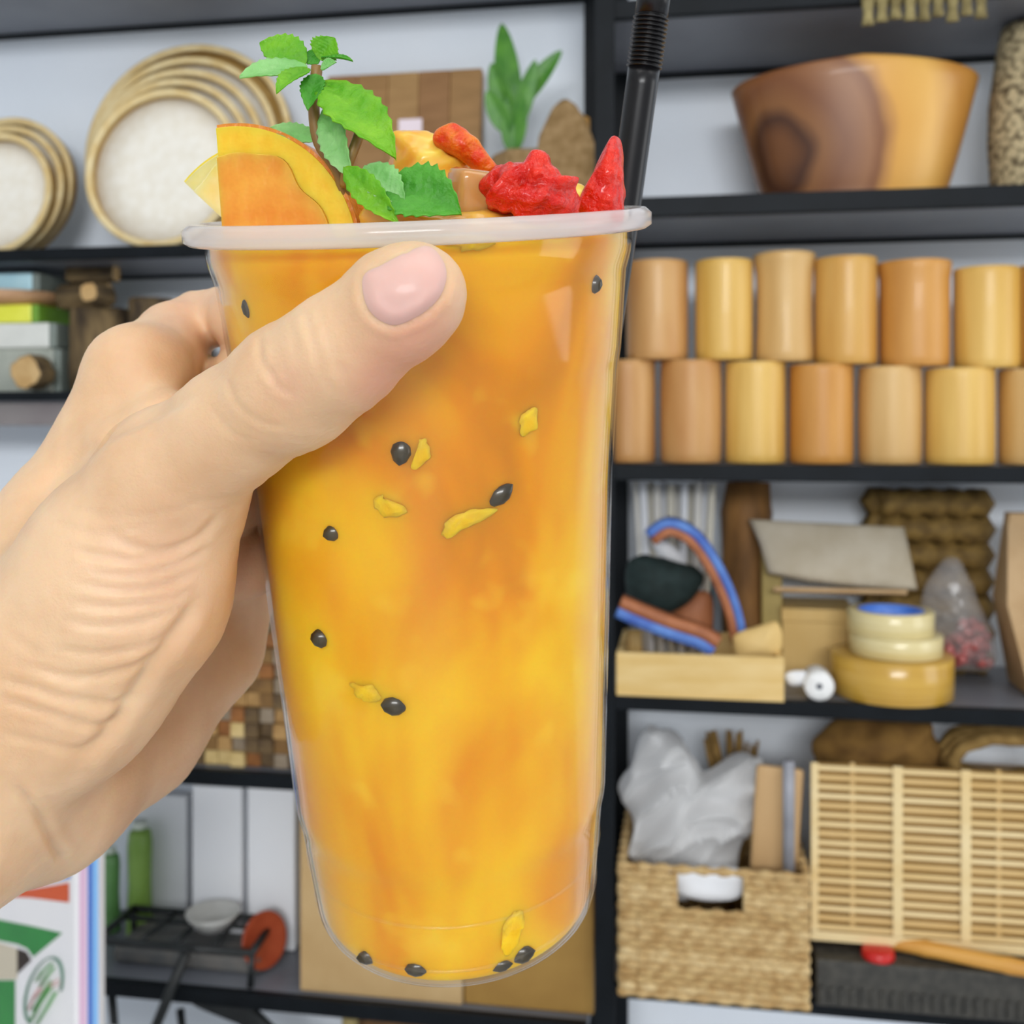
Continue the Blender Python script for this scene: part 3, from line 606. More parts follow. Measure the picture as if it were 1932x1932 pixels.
def log(px, v, z, r, h, label, rot=None):
    t = empty('bark_log', at(u_at(px, v), v, z) @ (rot or Matrix()), label, 'log', 'bark covered logs')
    wob = lambda a, zz: .06*math.sin(4*a+px)+.04*math.sin(9*a+zz*60)
    put('bark', MB().lathe([(r*.93, .001), (r, .004), (r*1.01, h*.3), (r*.97, h*.7), (r, h-.003), (r*.93, h)], 28, wob=wob).mesh('bark', BARK), Matrix(), t)
    put('cut_face', MB().lathe([(.0005, h-.0002), (r*.93, h-.0006)], 28, wob=wob).mesh('cut_face', CUT), Matrix(), t)
    put('cut_face', MB().lathe([(r*.93, .0012), (.0005, .0004)], 28, wob=wob).mesh('cut_face', CUT), Matrix(), t)
    return t
lay = Matrix.Rotation(math.pi/2, 4, 'X')
sL = MPP(150, -.15)
log(192, -.12, z2, 58*sL, RK(160, 585, -.12).z - z2, 'thick upright bark log behind the colourful pile')
log(285, -.13, z2, 42*sL, RK(262, 565, -.13).z - z2, 'upright bark log next to the thick bark log')
log(368, -.10, z2, 38*sL, RK(330, 640, -.10).z - z2, 'short upright bark log hidden beside the finger')
zlog = RK(160, 585, -.12).z + .0005
log(172, -.12, zlog + 26*sL, 25*sL, .08, 'bark log lying on the thick upright log', Matrix.Rotation(math.pi/2, 4, 'Y') @ Matrix.Translation((0, 0, -.05)))
log(205, -.155, zlog + 19*sL, 18*sL, .055, 'thin bark log lying end on atop the thick log', lay)
log(175, -.12, zlog + 68*sL, 17*sL, .08, 'topmost small bark log lying crosswise on the log pile', Matrix.Rotation(math.pi/2, 4, 'Y') @ Matrix.Translation((0, 0, -.04)))
log(78, -.175, z2 + 33*sL*1.06, 31*sL, .04, 'short log slice lying end on before the grey packet', lay)

# ------------------------------------------------------------------ left shelves: mosaic of wood blocks
z3l = ZL[3] + .0006
MBm = [M('block_%d' % i, c1, c2, 60, rough=.65) for i, (c1, c2) in enumerate([('6a4a24', '83602f'), ('9a7440', 'b08a54'), ('c0a468', 'd2b87e'), ('80705a', '948470'), ('7a4a1e', '965f2a'), ('4e3a22', '66502f')])]
u0, u1 = u_at(230, -.195), u_at(700, -.195); HM = RK(500, 1150, -.195).z - z3l; cs = .0215
MO = empty('mosaic_board', at(u0, -.195, z3l), 'upright board of many small mixed wood blocks behind the hand', 'wood board')
nx = int((u1-u0)/cs); nz = int(HM/cs)
cubes = [[MB().box(0, cs-.0008, -d, .03, 0, cs-.0008, .0012).mesh('wood_block', m, False) for d in (0, .004, .008)] for m in MBm]
put('backing', MB().box(0, nx*cs, .0302, .04, 0, nz*cs).mesh('backing', MBm[5], False), Matrix(), MO)
for i in range(nx):
    for j in range(nz):
        put('wood_block', cubes[random.randrange(6)][random.randrange(3)], Matrix.Translation((i*cs, 0, j*cs)), MO)

# ------------------------------------------------------------------ left shelves: bottom bay
z4l = ZL[4] + .0006
for px0, px1, yt, v, lb in ((362, 456, 1484, -.098, 'white upright board next to the dark rack'), (466, 556, 1486, -.096, 'white upright board next to the tan cardboard box'), (262, 352, 1500, -.048, 'pale white upright board behind the green bottles')):
    x0, x1 = u_at(px0, v), u_at(px1, v)
    me = MB().box(-(x1-x0)/2, (x1-x0)/2, 0, .025, 0, min(RK((px0+px1)/2, yt, v).z, ZL[3]-.03) - z4l, .003).mesh('white_board', WHITE, False)
    put('white_board', me, at((x0+x1)/2, v, z4l), None, lb, 'board', 'white boards on the bottom shelf')
CBX = [M('card_light', 'bb9a68', 'c8a978', 10, rough=.7), M('card_dark', '9a7434', 'ab8540', 10, rough=.7)]
def cbox(px0, px1, yt, v, dep, mat, label):
    x0, x1 = u_at(px0, v), u_at(px1, v); hw = (x1-x0)/2; h = RK((px0+px1)/2, yt, v).z - z4l
    t = empty('cardboard_box', at((x0+x1)/2, v, z4l), label, 'box')
    put('box_body', MB().box(-hw, hw, 0, dep, 0, h, .0015).mesh('box_body', mat, False), Matrix(), t)
    put('flap', MB().box(-hw, -.0005, 0, dep, h+.0003, h+.004, .001).mesh('flap', mat, False), Matrix(), t)
    put('flap', MB().box(.0005, hw, 0, dep, h+.0003, h+.004, .001).mesh('flap', mat, False), Matrix(), t)
    put('tape_strip', MB().box(-.018, .018, -.0006, -.0001, h*.7, h-.002).mesh('tape_strip', MATS['tape_clear'], False), Matrix(), t)
cbox(566, 872, 1500, -.2, .16, CBX[0], 'light tan cardboard box standing behind the drink')
cbox(876, 1120, 1560, -.195, .16, CBX[1], 'darker brown cardboard box beside the rack post')
GBT = M('green_glass', '7fa648', '95bc5c', 10, rough=.3); GBT2 = M('green_glass_dark', '5a8f50', '6fa060', 10, rough=.3)
def bottle(px, v, r, yt, mat, label, capc):
    h = RK(px, yt, v).z - z4l
    t = empty('green_bottle', at(u_at(px, v), v, z4l), label, 'bottle', None)
    put('bottle_body', MB().lathe([(.001, 0), (r*.95, 0), (r, .003), (r*.82, h*.45), (r*.9, h*.8), (r*.8, h*.9), (r*.5, h*.93), (.001, h*.935)], 28).mesh('bottle_body', mat), Matrix(), t)
    put('bottle_cap', MB().lathe([(.001, h*.936), (r*.55, h*.936), (r*.55, h-.001), (r*.5, h), (.001, h)], 24).mesh('bottle_cap', capc), Matrix(), t)
WC = M('cap_white', 'dfe8dc', rough=.4)
bottle(264, -.078, .021, 1548, GBT, 'tall light green bottle behind the black wire rack', WC)
bottle(208, -.078, .017, 1598, GBT2, 'dark green bottle with pale cap beside the colourful carton', WC)
# black wire rack with legs
BLK = M('black_wire', '15191a', '1f2425', 30, rough=.4)
xa, xb = u_at(186, -.2), u_at(478, -.2); zt = RK(330, 1786, -.205).z; WRk = empty('wire_rack', at((xa+xb)/2, -.13, z4l), 'black metal wire rack on the bottom shelf', 'rack')
hw = (xb-xa)/2; dz = zt - z4l; d0, d1 = -.075, .028
for pts, r in ([((-hw, d0, dz), (hw, d0, dz)), .0055], [((-hw, d1, dz), (hw*.93, d1, dz)), .0055], [((-hw, d0, dz), (-hw, d1, dz)), .0055], [((hw, d0, dz), (hw*.93, d1, dz)), .0055],
               [((-hw*.45, d0, dz), (-hw*.4, d1, dz)), .004], [((.0, d0, dz), (.0, d1, dz)), .004], [((hw*.5, d0, dz), (hw*.45, d1, dz)), .004], [((-hw, 0, dz-.001), (hw*.96, 0, dz-.001)), .004]):
    put('rail', MB().tube(pts, r, 8).mesh('rail', BLK), Matrix(), WRk)
for x, y in ((-hw, d0), (hw, d0), (-hw, d1), (hw*.93, d1)):
    put('leg', MB().tube([(x, y, dz), (x*.98, y, .002)], .0048, 8).mesh('leg', BLK), Matrix(), WRk)
put('grey_bowl', MB().lathe([(.001, 0), (.022, 0), (.037, .018), (.040, .024), (.038, .024), (.021, .004), (.001, .004)], 36).mesh('grey_bowl', M('grey_ceramic', 'b4b4ae', 'c4c4c0', 20, rough=.4)), at(u_at(400, -.155), -.152, zt+.006), None, 'small grey bowl on the black wire rack', 'bowl')
put('grey_slab', MB().box(-.115, .115, -.03, .1, 0, .022, .004).mesh('grey_slab', M('slate', '5c5f60', '73706c', 30, rough=.6), False), at((xa+xb)/2, -.14, z4l), None, 'dark grey slate slab under the black wire rack', 'slab')
RD = empty('red_plate', at(u_at(492, -.15), -.15, z4l+.042, 1.05, -.25), 'small red brown plate leaning beside the wire rack', 'plate')
put('plate_body', MB().lathe([(.0005, 0), (.026, 0), (.039, .008), (.040, .010), (.038, .010), (.025, .003), (.0005, .003)], 40, 'Y').mesh('plate_body', M('red_glaze', 'a5452a', 'bd5a38', 25, rough=.35)), Matrix(), RD)
# below the bottom left shelf: folding stand and a bamboo pole
FS = empty('folding_stand', at(u_at(330, -.2), -.2, 0), 'black folding stand with crossed legs under the bottom shelf', 'stand')
zsh = ZL[4] - .03
def bar(pa, pb, v0, r):
    a = RK(*pa, v0); b = RK(*pb, v0); o = Vector((u_at(330, -.2), -.2, 0))
    return MB().tube([a-o, b-o], r, 8).mesh('bar', BLK)
za = RK(355, 1800, -.24); 
put('leg', bar((350, 1800), (268, 2000), -.25, .0075), Matrix(), FS); put('leg', bar((210, 1868), (222, 2000), -.19, .006), Matrix(), FS)
put('leg', bar((340, 1905), (352, 2010), -.17, .006), Matrix(), FS)
put('seat_panel', weld(mesh('seat_panel', *pillow([(.0, .02), (.08, .015), (.17, -.06), (.165, -.075), (.07, -.02), (.0, .0)], .02, ex=.3, smooth=False)[:2], BLK)), Matrix.Translation((RK(370, 1885, -.16).x - u_at(330, -.2), .03, RK(370, 1885, -.16).z)), FS)
for ch in list(FS.children):
    if ch.name.startswith('leg'):
        pass
put('floor_crossbar', MB().tube([(-.09, -.05, .012), (.02, -.05, .012)], .008, 8).mesh('floor_crossbar', BLK), Matrix(), FS)
for x, y in ((-.075, -.05), (-.02, .01), (.01, .03)):
    put('leg', MB().tube([(x, y, .012), (x*.95, y*.8, .36)], .0065, 8).mesh('leg', BLK), Matrix(), FS)
put('bamboo_pole', MB().tube([(0, 0, 0), (0, 0, .2), (0, 0, ZL[4]-.024)], .0115, 14).mesh('bamboo_pole', M('pole_green', 'a08f5c', 'b3a372', 20, (1, 1, .1), rough=.5)), at(u_at(646, -.235), -.20, .0005), None, 'greenish bamboo pole propping up the bottom shelf', 'pole')
put('dark_crate_low', MB().box(-.06, .06, 0, .12, 0, ZL[4]-.05, .003).mesh('dark_crate_low', DARKBR, False), at(u_at(720, -.16), -.16, .0005), None, 'dark brown wooden case under the bottom shelf', 'case')

# ------------------------------------------------------------------ carton on a small side table, low on the hand's side
tv = -.52; ztab = RK(90, 2060, tv).z
ST = empty('side_table', at(u_at(60, tv), tv, 0), 'white side table carrying the colourful carton', 'table')
TM = M('table_white', 'd6d8da', 'e0e2e4', 6, rough=.4)
put('table_top', MB().box(-.2, .2, -.16, .14, ztab-.02, ztab, .003).mesh('table_top', TM, False), Matrix(), ST)
for x in (-.18, .18):
    for y in (-.14, .12): put('leg', MB().box(x-.014, x+.014, y-.014, y+.014, 0, ztab-.0202, .002).mesh('leg', TM, False), Matrix(), ST)
def carton():
    s = MPP(90, tv); H = RK(160, 1560, tv).z - ztab
    xr = u_at(187, tv); xe = u_at(140, tv)
    rot = .50                                       # the printed face is turned away to the left
    t = empty('printed_carton', at(xe, tv, ztab+.0005), 'white and green printed carton with a round leaf emblem below the hand', 'carton')
    W = .19
    dx, dy = -math.cos(rot), math.sin(rot)          # along the printed face, away from its near edge
    sp = xr - xe
    WHT = M('carton_white', 'f0eef0', 'f4f2f2', 10, rough=.35); GRN = M('carton_green', '1f7e34', '2a8f3c', 10, rough=.35); ORG = M('carton_orange', 'd9571f', rough=.35)
    BL = M('carton_blue', '4a74c8', rough=.35); PK = M('carton_pink', 'e2bcd6', rough=.35); LB = M('carton_light_blue', '86bdf0', rough=.35); BGE = M('carton_cream', 'cfc4ae', rough=.5); BRW = M('carton_brown', '2a1a0e', rough=.5)
    # body: prism between the printed face, the spine and the hidden back
    P2 = [(0, 0), (W*dx, W*dy), (W*dx + .03, W*dy + .05), (sp, .012), (sp, .0)]
    vs = [(x, y, z) for z in (0, H) for x, y in P2]; k = len(P2)
    fs = [tuple(range(k)), tuple(range(2*k-1, k-1, -1))] + [(i, i+k, (i+1) % k + k, (i+1) % k) for i in range(k)]
    put('carton_body', weld(mesh('carton_body', vs, fs, WHT)), Matrix(), t); t.children[0].data.polygons.foreach_set('use_smooth', [False]*len(fs))
    nx_, ny_ = -math.sin(rot), -math.cos(rot)
    def fp(px, py, o=.001):                         # pixel -> point on the printed face, lifted by o
        a = (140-px)*s
        for _ in range(25): a = (RK(px, py, tv + a*dy).x - xe) / dx
        z = RK(px, py, tv + a*dy).z - ztab
        return Vector((a*dx + nx_*o, a*dy + ny_*o, z))
    def poly(name, pts, mat, o):
        k = len(pts); vs = [fp(x, y, o) for x, y in pts] + [fp(x, y, o-.0006) for x, y in pts]
        put(name, mesh(name, vs, [tuple(range(k)), tuple(range(2*k-1, k-1, -1))] + [(i, (i+1) % k, (i+1) % k + k, i+k) for i in range(k)], mat, False), Matrix(), t)
    poly('blue_print', [(-40, 1600), (133, 1600), (133, 1658), (60, 1672), (-40, 1690)], BL, .0008)
    poly('orange_print', [(-40, 1684), (60, 1678), (131, 1666), (131, 1703), (60, 1694), (-40, 1690)], ORG, .0012)
    poly('green_print', [(-40, 1728), (0, 1736), (60, 1748), (118, 1761), (64, 1806), (52, 1790), (34, 1782), (0, 1775), (-40, 1772)], GRN, .0008)
    poly('brown_print', [(34, 1790), (50, 1796), (60, 1812), (34, 1838)], BRW, .0010)
    poly('cream_print', [(-40, 1780), (0, 1780), (33, 1790), (33, 1848), (-40, 1848)], BGE, .0008)
    poly('green_print', [(-40, 1850), (29, 1850), (29, 1950), (-40, 1950)], GRN, .0010)
    EG = M('emblem_green', '6aa865', rough=.4); EP = M('emblem_pink', 'd9a9a4', rough=.4); ED = M('emblem_dark', '52806a', rough=.4)
    def stroke(name, pts, r, mat): put(name, MB().tube([fp(x, y, .0012) for x, y in pts], r*s, 6, flat=(1, .22)).mesh(name, mat), Matrix(), t)
    cs_, sn_ = math.cos(.30), math.sin(.30)
    def el(q, k=1): x, y = 31*k*math.cos(q), 66*k*math.sin(q); return (85 + x*cs_ - y*sn_, 1870 + x*sn_ + y*cs_)
    stroke('emblem_ring', [el(q) for q in [math.pi*(.55 + 1.40*k/30) for k in range(31)]], 4.5, ED)
    for pts in ([(62, 1925), (80, 1890), (100, 1862)], [(72, 1932), (92, 1900), (108, 1872)], [(66, 1905), (84, 1876), (98, 1852)], [(72, 1850), (84, 1832), (100, 1818)], [(80, 1860), (92, 1840), (104, 1826)]):
        stroke('emblem_leaf', pts, 7.5, EG)
    for pts in ([(60, 1890), (84, 1866), (112, 1848)], [(56, 1905), (66, 1880), (80, 1858)], [(86, 1878), (100, 1862), (114, 1856)]):
        stroke('emblem_stroke', pts, 4, EP)
    # spine stripes
    for nm, q0, q1, mt in (('pink_stripe', .22, .50, PK), ('blue_stripe', .56, .74, BL), ('light_blue_stripe', .76, .97, LB)):
        put(nm, MB().box(sp*q0, sp*q1, -.0008, -.0001, 0, H).mesh(nm, mt, False), Matrix(), t)
carton()

# ================================================================== the drink
RIM = C(793, 420, .225); BOT = C(864, 1694, .2605)
RIM = RIM + Vector((0, 0, 0)); AX = (BOT - RIM); CHT = AX.length; AX.normalize()          # AX points down the cup
upv = -AX; xv = Vector((1, 0, 0)); xv = (xv - upv * xv.dot(upv)).normalized(); yv = upv.cross(xv)
CM = Matrix(((xv.x, yv.x, upv.x, RIM.x), (xv.y, yv.y, upv.y, RIM.y), (xv.z, yv.z, upv.z, RIM.z), (0, 0, 0, 1)))   # local: origin rim centre, z up the axis
CMI = CM.inverted()
WP = [(420, 404), (470, 402), (492, 397), (515, 388), (665, 369), (690, 363), (905, 338), (1150, 319), (1330, 304), (1472, 292), (1505, 283), (1650, 263), (1700, 250)]
def rad_at(sv):                                            # outer radius at distance sv below the rim
    p = RIM + AX * sv; py = HY - (p.z - CH) / p.y * F
    W = np.interp(py, [a for a, b in WP], [b for a, b in WP])
    return p.y * math.sin(math.atan(W / F))
SS = np.linspace(0, CHT, 90); RR = np.array([rad_at(x) for x in SS])
def cupR(sv): return float(np.interp(sv, SS, RR))
CLEAR = thin_plastic('clear_cup_plastic', (.995, .995, .99, 1), .008, .08)
FROST = thin_plastic('frosted_rim_plastic', (.97, .97, .97, 1), .55, .12)
CUP = empty('drink_cup', CM, 'tall clear plastic cup of orange fruit drink held in the hand', 'cup')
T = .0006
prof = [(cupR(x), -x) for x in SS if x < CHT - .006]
rb = cupR(CHT - .006)
prof += [(rb - .006 * (1 - math.cos(q)) , -(CHT - .006) - .006 * math.sin(q)) for q in [math.pi/2*k/6 for k in range(1, 7)]]
prof += [(rb*.7, -CHT + .0002), (.0003, -CHT + .0004)]
inner = [(max(.0003, r - T), z + (T if i > len(prof) - 5 else 0)) for i, (r, z) in enumerate(prof)]
put('cup_wall', MB().lathe(prof + inner[::-1], 96).mesh('cup_wall', CLEAR), Matrix(), CUP)
RO = .0487
put('cup_rim', MB().lathe([(cupR(0)-T, .0008), (cupR(0)-.0002, .0016), (RO-.0012, .0016), (RO, .0005), (RO, -.0018), (RO-.0012, -.0026), (RO-.0026, -.0018), (cupR(0)+.0004, -.0008), (cupR(0)-T, -.0012)], 110, close=True).mesh('cup_rim', FROST), Matrix(), CUP, 'frosted white rolled rim')
# moulded rings near the base
for sv in (CHT*.885, CHT*.955):
    r0 = cupR(sv) if sv < CHT-.006 else rb - .0003
    q = [(r0*math.cos(a), r0*math.sin(a), -sv) for a in [2*math.pi*k/96 for k in range(97)]]
    put('moulded_ring', MB().tube(q, .00032, 6, False).mesh('moulded_ring', CLEAR), Matrix(), CUP)

# juice: cloudy orange liquid with pulp
def juice_mat():
    m = bpy.data.materials.new('juice'); m.use_nodes = True; nt = m.node_tree; N = nt.nodes; L = nt.links; b = N['Principled BSDF']
    tc = N.new('ShaderNodeTexCoord')
    n1 = N.new('ShaderNodeTexNoise'); n1.inputs['Scale'].default_value = 26; n1.inputs['Detail'].default_value = 3; n1.inputs['Distortion'].default_value = .6
    n2 = N.new('ShaderNodeTexNoise'); n2.inputs['Scale'].default_value = 75; n2.inputs['Detail'].default_value = 2
    mp = N.new('ShaderNodeMapping'); mp.inputs['Scale'].default_value = (1, 1, .6); L.new(tc.outputs['Object'], mp.inputs[0])
    L.new(mp.outputs[0], n1.inputs['Vector']); L.new(tc.outputs['Object'], n2.inputs['Vector'])
    r1 = N.new('ShaderNodeValToRGB'); e = r1.color_ramp.elements
    e[0].position = .40; e[0].color = lin('e69810'); e[1].position = .66; e[1].color = lin('f8cc1c'); e2 = r1.color_ramp.elements.new(.27); e2.color = lin('cc8214')
    L.new(n1.outputs['Fac'], r1.inputs[0])
    r2 = N.new('ShaderNodeValToRGB'); e = r2.color_ramp.elements; e[0].position = .6; e[0].color = (0, 0, 0, 1); e[1].position = .78; e[1].color = (.6, .6, .6, 1)
    L.new(n2.outputs['Fac'], r2.inputs[0])
    mx = N.new('ShaderNodeMix'); mx.data_type = 'RGBA'; L.new(r2.outputs[0], mx.inputs['Factor']); L.new(r1.outputs[0], mx.inputs['A']); mx.inputs['B'].default_value = lin('fad03a')
    L.new(mx.outputs['Result'], b.inputs['Base Color'])
    b.inputs['Subsurface Weight'].default_value = 1; b.inputs['Subsurface Radius'].default_value = (1, .55, .12); b.inputs['Subsurface Scale'].default_value = .006
    b.inputs['Roughness'].default_value = .5; b.inputs['Specular IOR Level'].default_value = .05
    return m
G = .0004; top = .0022
jp = [(.0003, -top), (cupR(top) - T - G - .002, -top), (cupR(top+.001) - T - G, -top - .001)]
jp += [(cupR(x) - T - G, -x) for x in SS if top + .002 < x < CHT - .008]
rj = rb - T - G
jp = [p for p in jp if -p[1] < CHT - .0062] + [(rj - .0055 * (1 - math.cos(q)), -(CHT - .0062) - .0049 * math.sin(q)) for q in [math.pi/2*k/8 for k in range(0, 9)]] + [(.0003, -CHT + .0014)]
def jR(sv):                            # juice radius at depth sv below the rim
    if sv < CHT - .0062: return cupR(sv) - T - G
    q = min(1, (sv - CHT + .0062) / .0049); return rj - .0055 * (1 - math.sqrt(max(0, 1 - q * q)))
JU = put('orange_juice', MB().lathe(jp[::-1], 80).mesh('orange_juice', juice_mat()), CM.copy(), None, 'cloudy orange passion fruit juice filling the plastic cup', 'juice')

def on_juice(px, py, sink=0):          # point where the view ray of a pixel meets the juice surface, pushed in by sink
    o = Vector((0, 0, CH)); d = (C(px, py, 1) - o)
    t = .12
    for _ in range(4000):
        q = CMI @ (o + d * t); sv = -q.z
        if 0 < sv < CHT - .0014 and math.hypot(q.x, q.y) < jR(sv): break
        t += .00005
    return o + d * (t + sink)
SEED = M('seed_black', '1a1408', '3a3014', 200, rough=.3, coat=.4)
def seed(px, py, L_, W_, ang, label, sink=.0002):
    p = on_juice(px, py, sink); k = p.y / F
    prof = [(.0001, -L_/2*k), (W_*.32*k, -L_*.36*k), (W_*.5*k, -L_*.08*k), (W_*.46*k, L_*.16*k), (W_*.26*k, L_*.36*k), (.0001, L_/2*k)]
    m = MB().lathe(prof, 14)
    m.v = [(x, y*.55, z) for x, y, z in m.v]
    put('passion_fruit_seed', m.mesh('passion_fruit_seed', SEED), Matrix.Translation(p) @ Matrix.Rotation(math.radians(ang), 4, 'Y'), None, label, 'seed', 'passion fruit seeds in the drink')
for a, lb in (((757, 850, 58, 40, 8), 'upright oval black seed just below the thumb tip'), ((943, 933, 62, 38, 52), 'slanted greenish black seed beside the bright pulp flake'),
              ((628, 1005, 40, 32, 70), 'small dark seed below the thumb knuckle'), ((606, 1203, 40, 42, 0), 'round dark seed in the juice near the palm'), ((745, 1331, 54, 40, 92), 'teardrop dark seed, lowest of those floating in the juice')): seed(*a, lb)
for a, lb in (((694, 1806, 44, 28, 85), 'dark seed at the cup bottom, on the hand side'), ((787, 1828, 48, 30, 88), 'dark seed at the lowest point of the cup bottom'),
              ((945, 1822, 46, 24, 80), 'thin dark seed at the cup bottom under the larger one'), ((985, 1800, 52, 36, 75), 'larger dark seed at the cup bottom on the rack side')): seed(*a, lb, .0002)
seed(470, 577, 46, 30, 5, 'blurred passion fruit seed between the thumb and the orange slice', .0012); seed(1122, 535, 38, 30, 0, 'passion fruit seed under the rim by the strawberry wedge', 0)
PULP = M('pulp_yellow', 'f4b41c', 'f8c42c', 300, rough=.5, spec=.15, sss=.6, ssr=(1, .7, .2), sssc=.004, bump=.4)
def pulp(pts, th, label):
    gx_ = sum(x for x, y in pts)/len(pts); gy_ = sum(y for x, y in pts)/len(pts); pts = [(gx_+(x-gx_)*1.25, gy_+(y-gy_)*1.25) for x, y in pts]
    P = [on_juice(x, y, .0) for x, y in pts]; c = sum(P, Vector())/len(P)
    vs, fs = pillow([(p.x-c.x, p.z-c.z) for p in P], th, amp=.0006, freq=700, n=36, rings=5)
    c = on_juice(sum(x for x, y in pts)/len(pts), sum(y for x, y in pts)/len(pts), th*.45)
    ql = CMI @ c; a = math.atan2(ql.y, ql.x) + math.pi/2
    put('fruit_pulp', weld(mesh('fruit_pulp', vs, fs, PULP)), Matrix.Translation(c) @ Matrix.Rotation(a*.8, 4, 'Z'), None, label, 'fruit pulp', 'yellow fruit pulp in the drink')
pulp([(775, 795), (800, 800), (812, 835), (800, 870), (780, 872), (790, 835)], .0022, 'yellow pulp sac wrapped round the seed beside the thumb tip')
pulp([(703, 900), (722, 905), (726, 940), (755, 950), (752, 968), (720, 966), (702, 935)], .0022, 'curled yellow pulp sac below the thumb')
pulp([(838, 945), (870, 955), (905, 955), (925, 965), (890, 985), (850, 1005), (838, 980)], .0022, 'bright yellow pulp flake beside the slanted seed')
pulp([(975, 760), (995, 750), (1012, 770), (1008, 800), (985, 815), (975, 790)], .0022, 'small round yellow pulp drop high on the juice')
pulp([(670, 1285), (700, 1270), (720, 1290), (715, 1310), (690, 1320), (672, 1305)], .0018, 'faint yellow pulp flake left of the lowest floating seed')
pulp([(958, 1690), (975, 1680), (985, 1710), (980, 1755), (955, 1780), (950, 1745)], .0018, 'yellow pulp streak near the bottom of the cup')
pulp([(850, 445), (925, 450), (915, 470), (860, 475)], .0018, 'yellow pulp strip just under the cup rim')

# ------------------------------------------------------------------ orange slices
FLESH = M('orange_flesh', 'e8921c', 'f0a834', 160, rough=.35, sss=.8, ssr=(1, .5, .15), sssc=.006, bump=.35, coat=.3, stretch=(1, .2, 1))
PITH = M('orange_pith', 'f4bc14', 'f8cc30', 200, rough=.45, sss=.7, ssr=(1, .6, .2), sssc=.004, bump=.2)
RIND = M('orange_rind', 'd27a1c', 'de8a26', 400, rough=.4, bump=.5, coat=.2)
PALE = M('orange_pale', 'f0cf6a', 'f6e0a0', 120, rough=.35, sss=.8, ssr=(1, .7, .3), sssc=.005, bump=.3, coat=.3)
def slice_(label, cx, cy, d, Rpx, a0, a1, th, yaw, pitch, flesh, pith, rind, infl=.80):
    """wheel sector, axis towards the viewer; angles a0..a1 (deg, ccw from +x)"""
    R = Rpx*d/F; c = C(cx, cy, d)
    t = empty('orange_slice', Matrix.Translation(c) @ Matrix.Rotation(yaw, 4, 'Z') @ Matrix.Rotation(pitch, 4, 'X'), label, 'orange slice', 'orange slices in the drink')
    n = 40; an = [math.radians(a0 + (a1-a0)*k/n) for k in range(n+1)]
    def sector(r0, r1, y0, y1):
        vs = []; fs = []
        for a in an:
            q = r1 if not callable(r1) else r1(a); p = r0 if not callable(r0) else r0(a)
            for r, y in ((p, y0), (q, y0), (q, y1), (p, y1)): vs.append((r*math.cos(a), y, r*math.sin(a)))
        for i in range(n):
            for k in range(4): fs.append((i*4+k, i*4+(k+1) % 4, i*4+4+(k+1) % 4, i*4+4+k))
        fs += [(3, 2, 1, 0), (n*4, n*4+1, n*4+2, n*4+3)]
        return vs, fs
    ri = lambda a: R*(infl + .03*math.sin(a*7) + .015*math.sin(a*13+1))
    ri2 = lambda a: ri(a) + .00005
    put('flesh', weld(mesh('flesh', *sector(.0002, ri, -.0006, th-.0004), flesh)), Matrix(), t)
    put('pith', weld(mesh('pith', *sector(ri2, R*.975, 0, th), pith)), Matrix(), t)
    put('rind', weld(mesh('rind', *sector(R*.9755, R, .0004, th+.0004), rind)), Matrix(), t)
    for ch in t.children: ch.data.polygons.foreach_set('use_smooth', [False]*len(ch.data.polygons))
slice_('thick orange slice with bright pith standing at the cup edge', 428, 508, .207, 276, -35, 95, .012, -.28, .0, FLESH, PITH, RIND)
slice_('pale translucent orange slice tucked behind the thick slice', 492, 478, .222, 215, -20, 138, .005, -.2, .0, PALE, PALE, PITH, .86)

# ------------------------------------------------------------------ red fruit, yellow fruit, ice
RED = M('berry_red', 'd0140a', 'ea3416', 220, rough=.3, spec=.35, coat=.3, sss=.7, ssr=(1, .25, .15), sssc=.004, bump=1.2, bscale=420, lo=.3, hi=.7)
ORR = M('berry_orange', 'dc3c10', 'f08a2a', 260, rough=.35, spec=.3, coat=.15, sss=.7, ssr=(1, .35, .15), sssc=.004, bump=1.0, bscale=420)
YEL = M('mango_yellow', 'f0a82c', 'f8d85a', 90, rough=.35, coat=.3, sss=.8, ssr=(1, .6, .2), sssc=.005, bump=.4)
def berry(name, outline, d, th, mat, label, tilt, amp=.0012, group='red fruit pieces in the drink'):
    o = cm_pillow(name, outline, d, th, mat, label, 'fruit piece', group, amp=amp, freq=330, n=96, rings=16, tilt=tilt); return o
berry('strawberry_chunk', [(912, 345), (935, 310), (975, 312), (1000, 296), (1030, 308), (1048, 338), (1080, 345), (1085, 390), (1060, 425), (990, 425), (935, 410), (912, 380)], .196, .016, RED, 'lumpy red strawberry chunk resting on the drink', (0, .1), .0016)
berry('strawberry_wedge', [(1158, 258), (1172, 275), (1178, 320), (1177, 400), (1165, 440), (1110, 440), (1085, 400), (1110, 340), (1140, 285)], .208, .011, RED, 'pointed red strawberry wedge leaning on the straw', (0, -.2), .0005)
berry('strawberry_slice', [(822, 248), (845, 235), (872, 240), (905, 270), (938, 315), (930, 328), (905, 325), (870, 300), (835, 285), (820, 268)], .214, .008, ORR, 'curved orange red strawberry slice behind the mint leaf', (0, .2), .0005)
berry('mango_chunk', [(735, 300), (745, 255), (800, 255), (850, 275), (885, 320), (880, 400), (800, 430), (730, 400)], .222, .02, YEL, 'yellow mango chunk behind the lower mint leaf', (0, 0), .001, 'yellow fruit pieces in the drink')
berry('mango_chunk', [(1075, 355), (1092, 345), (1108, 360), (1100, 420), (1070, 430), (1062, 395)], .212, .008, YEL, 'yellow mango sliver between the two strawberry pieces', (0, 0), .0005, 'yellow fruit pieces in the drink')
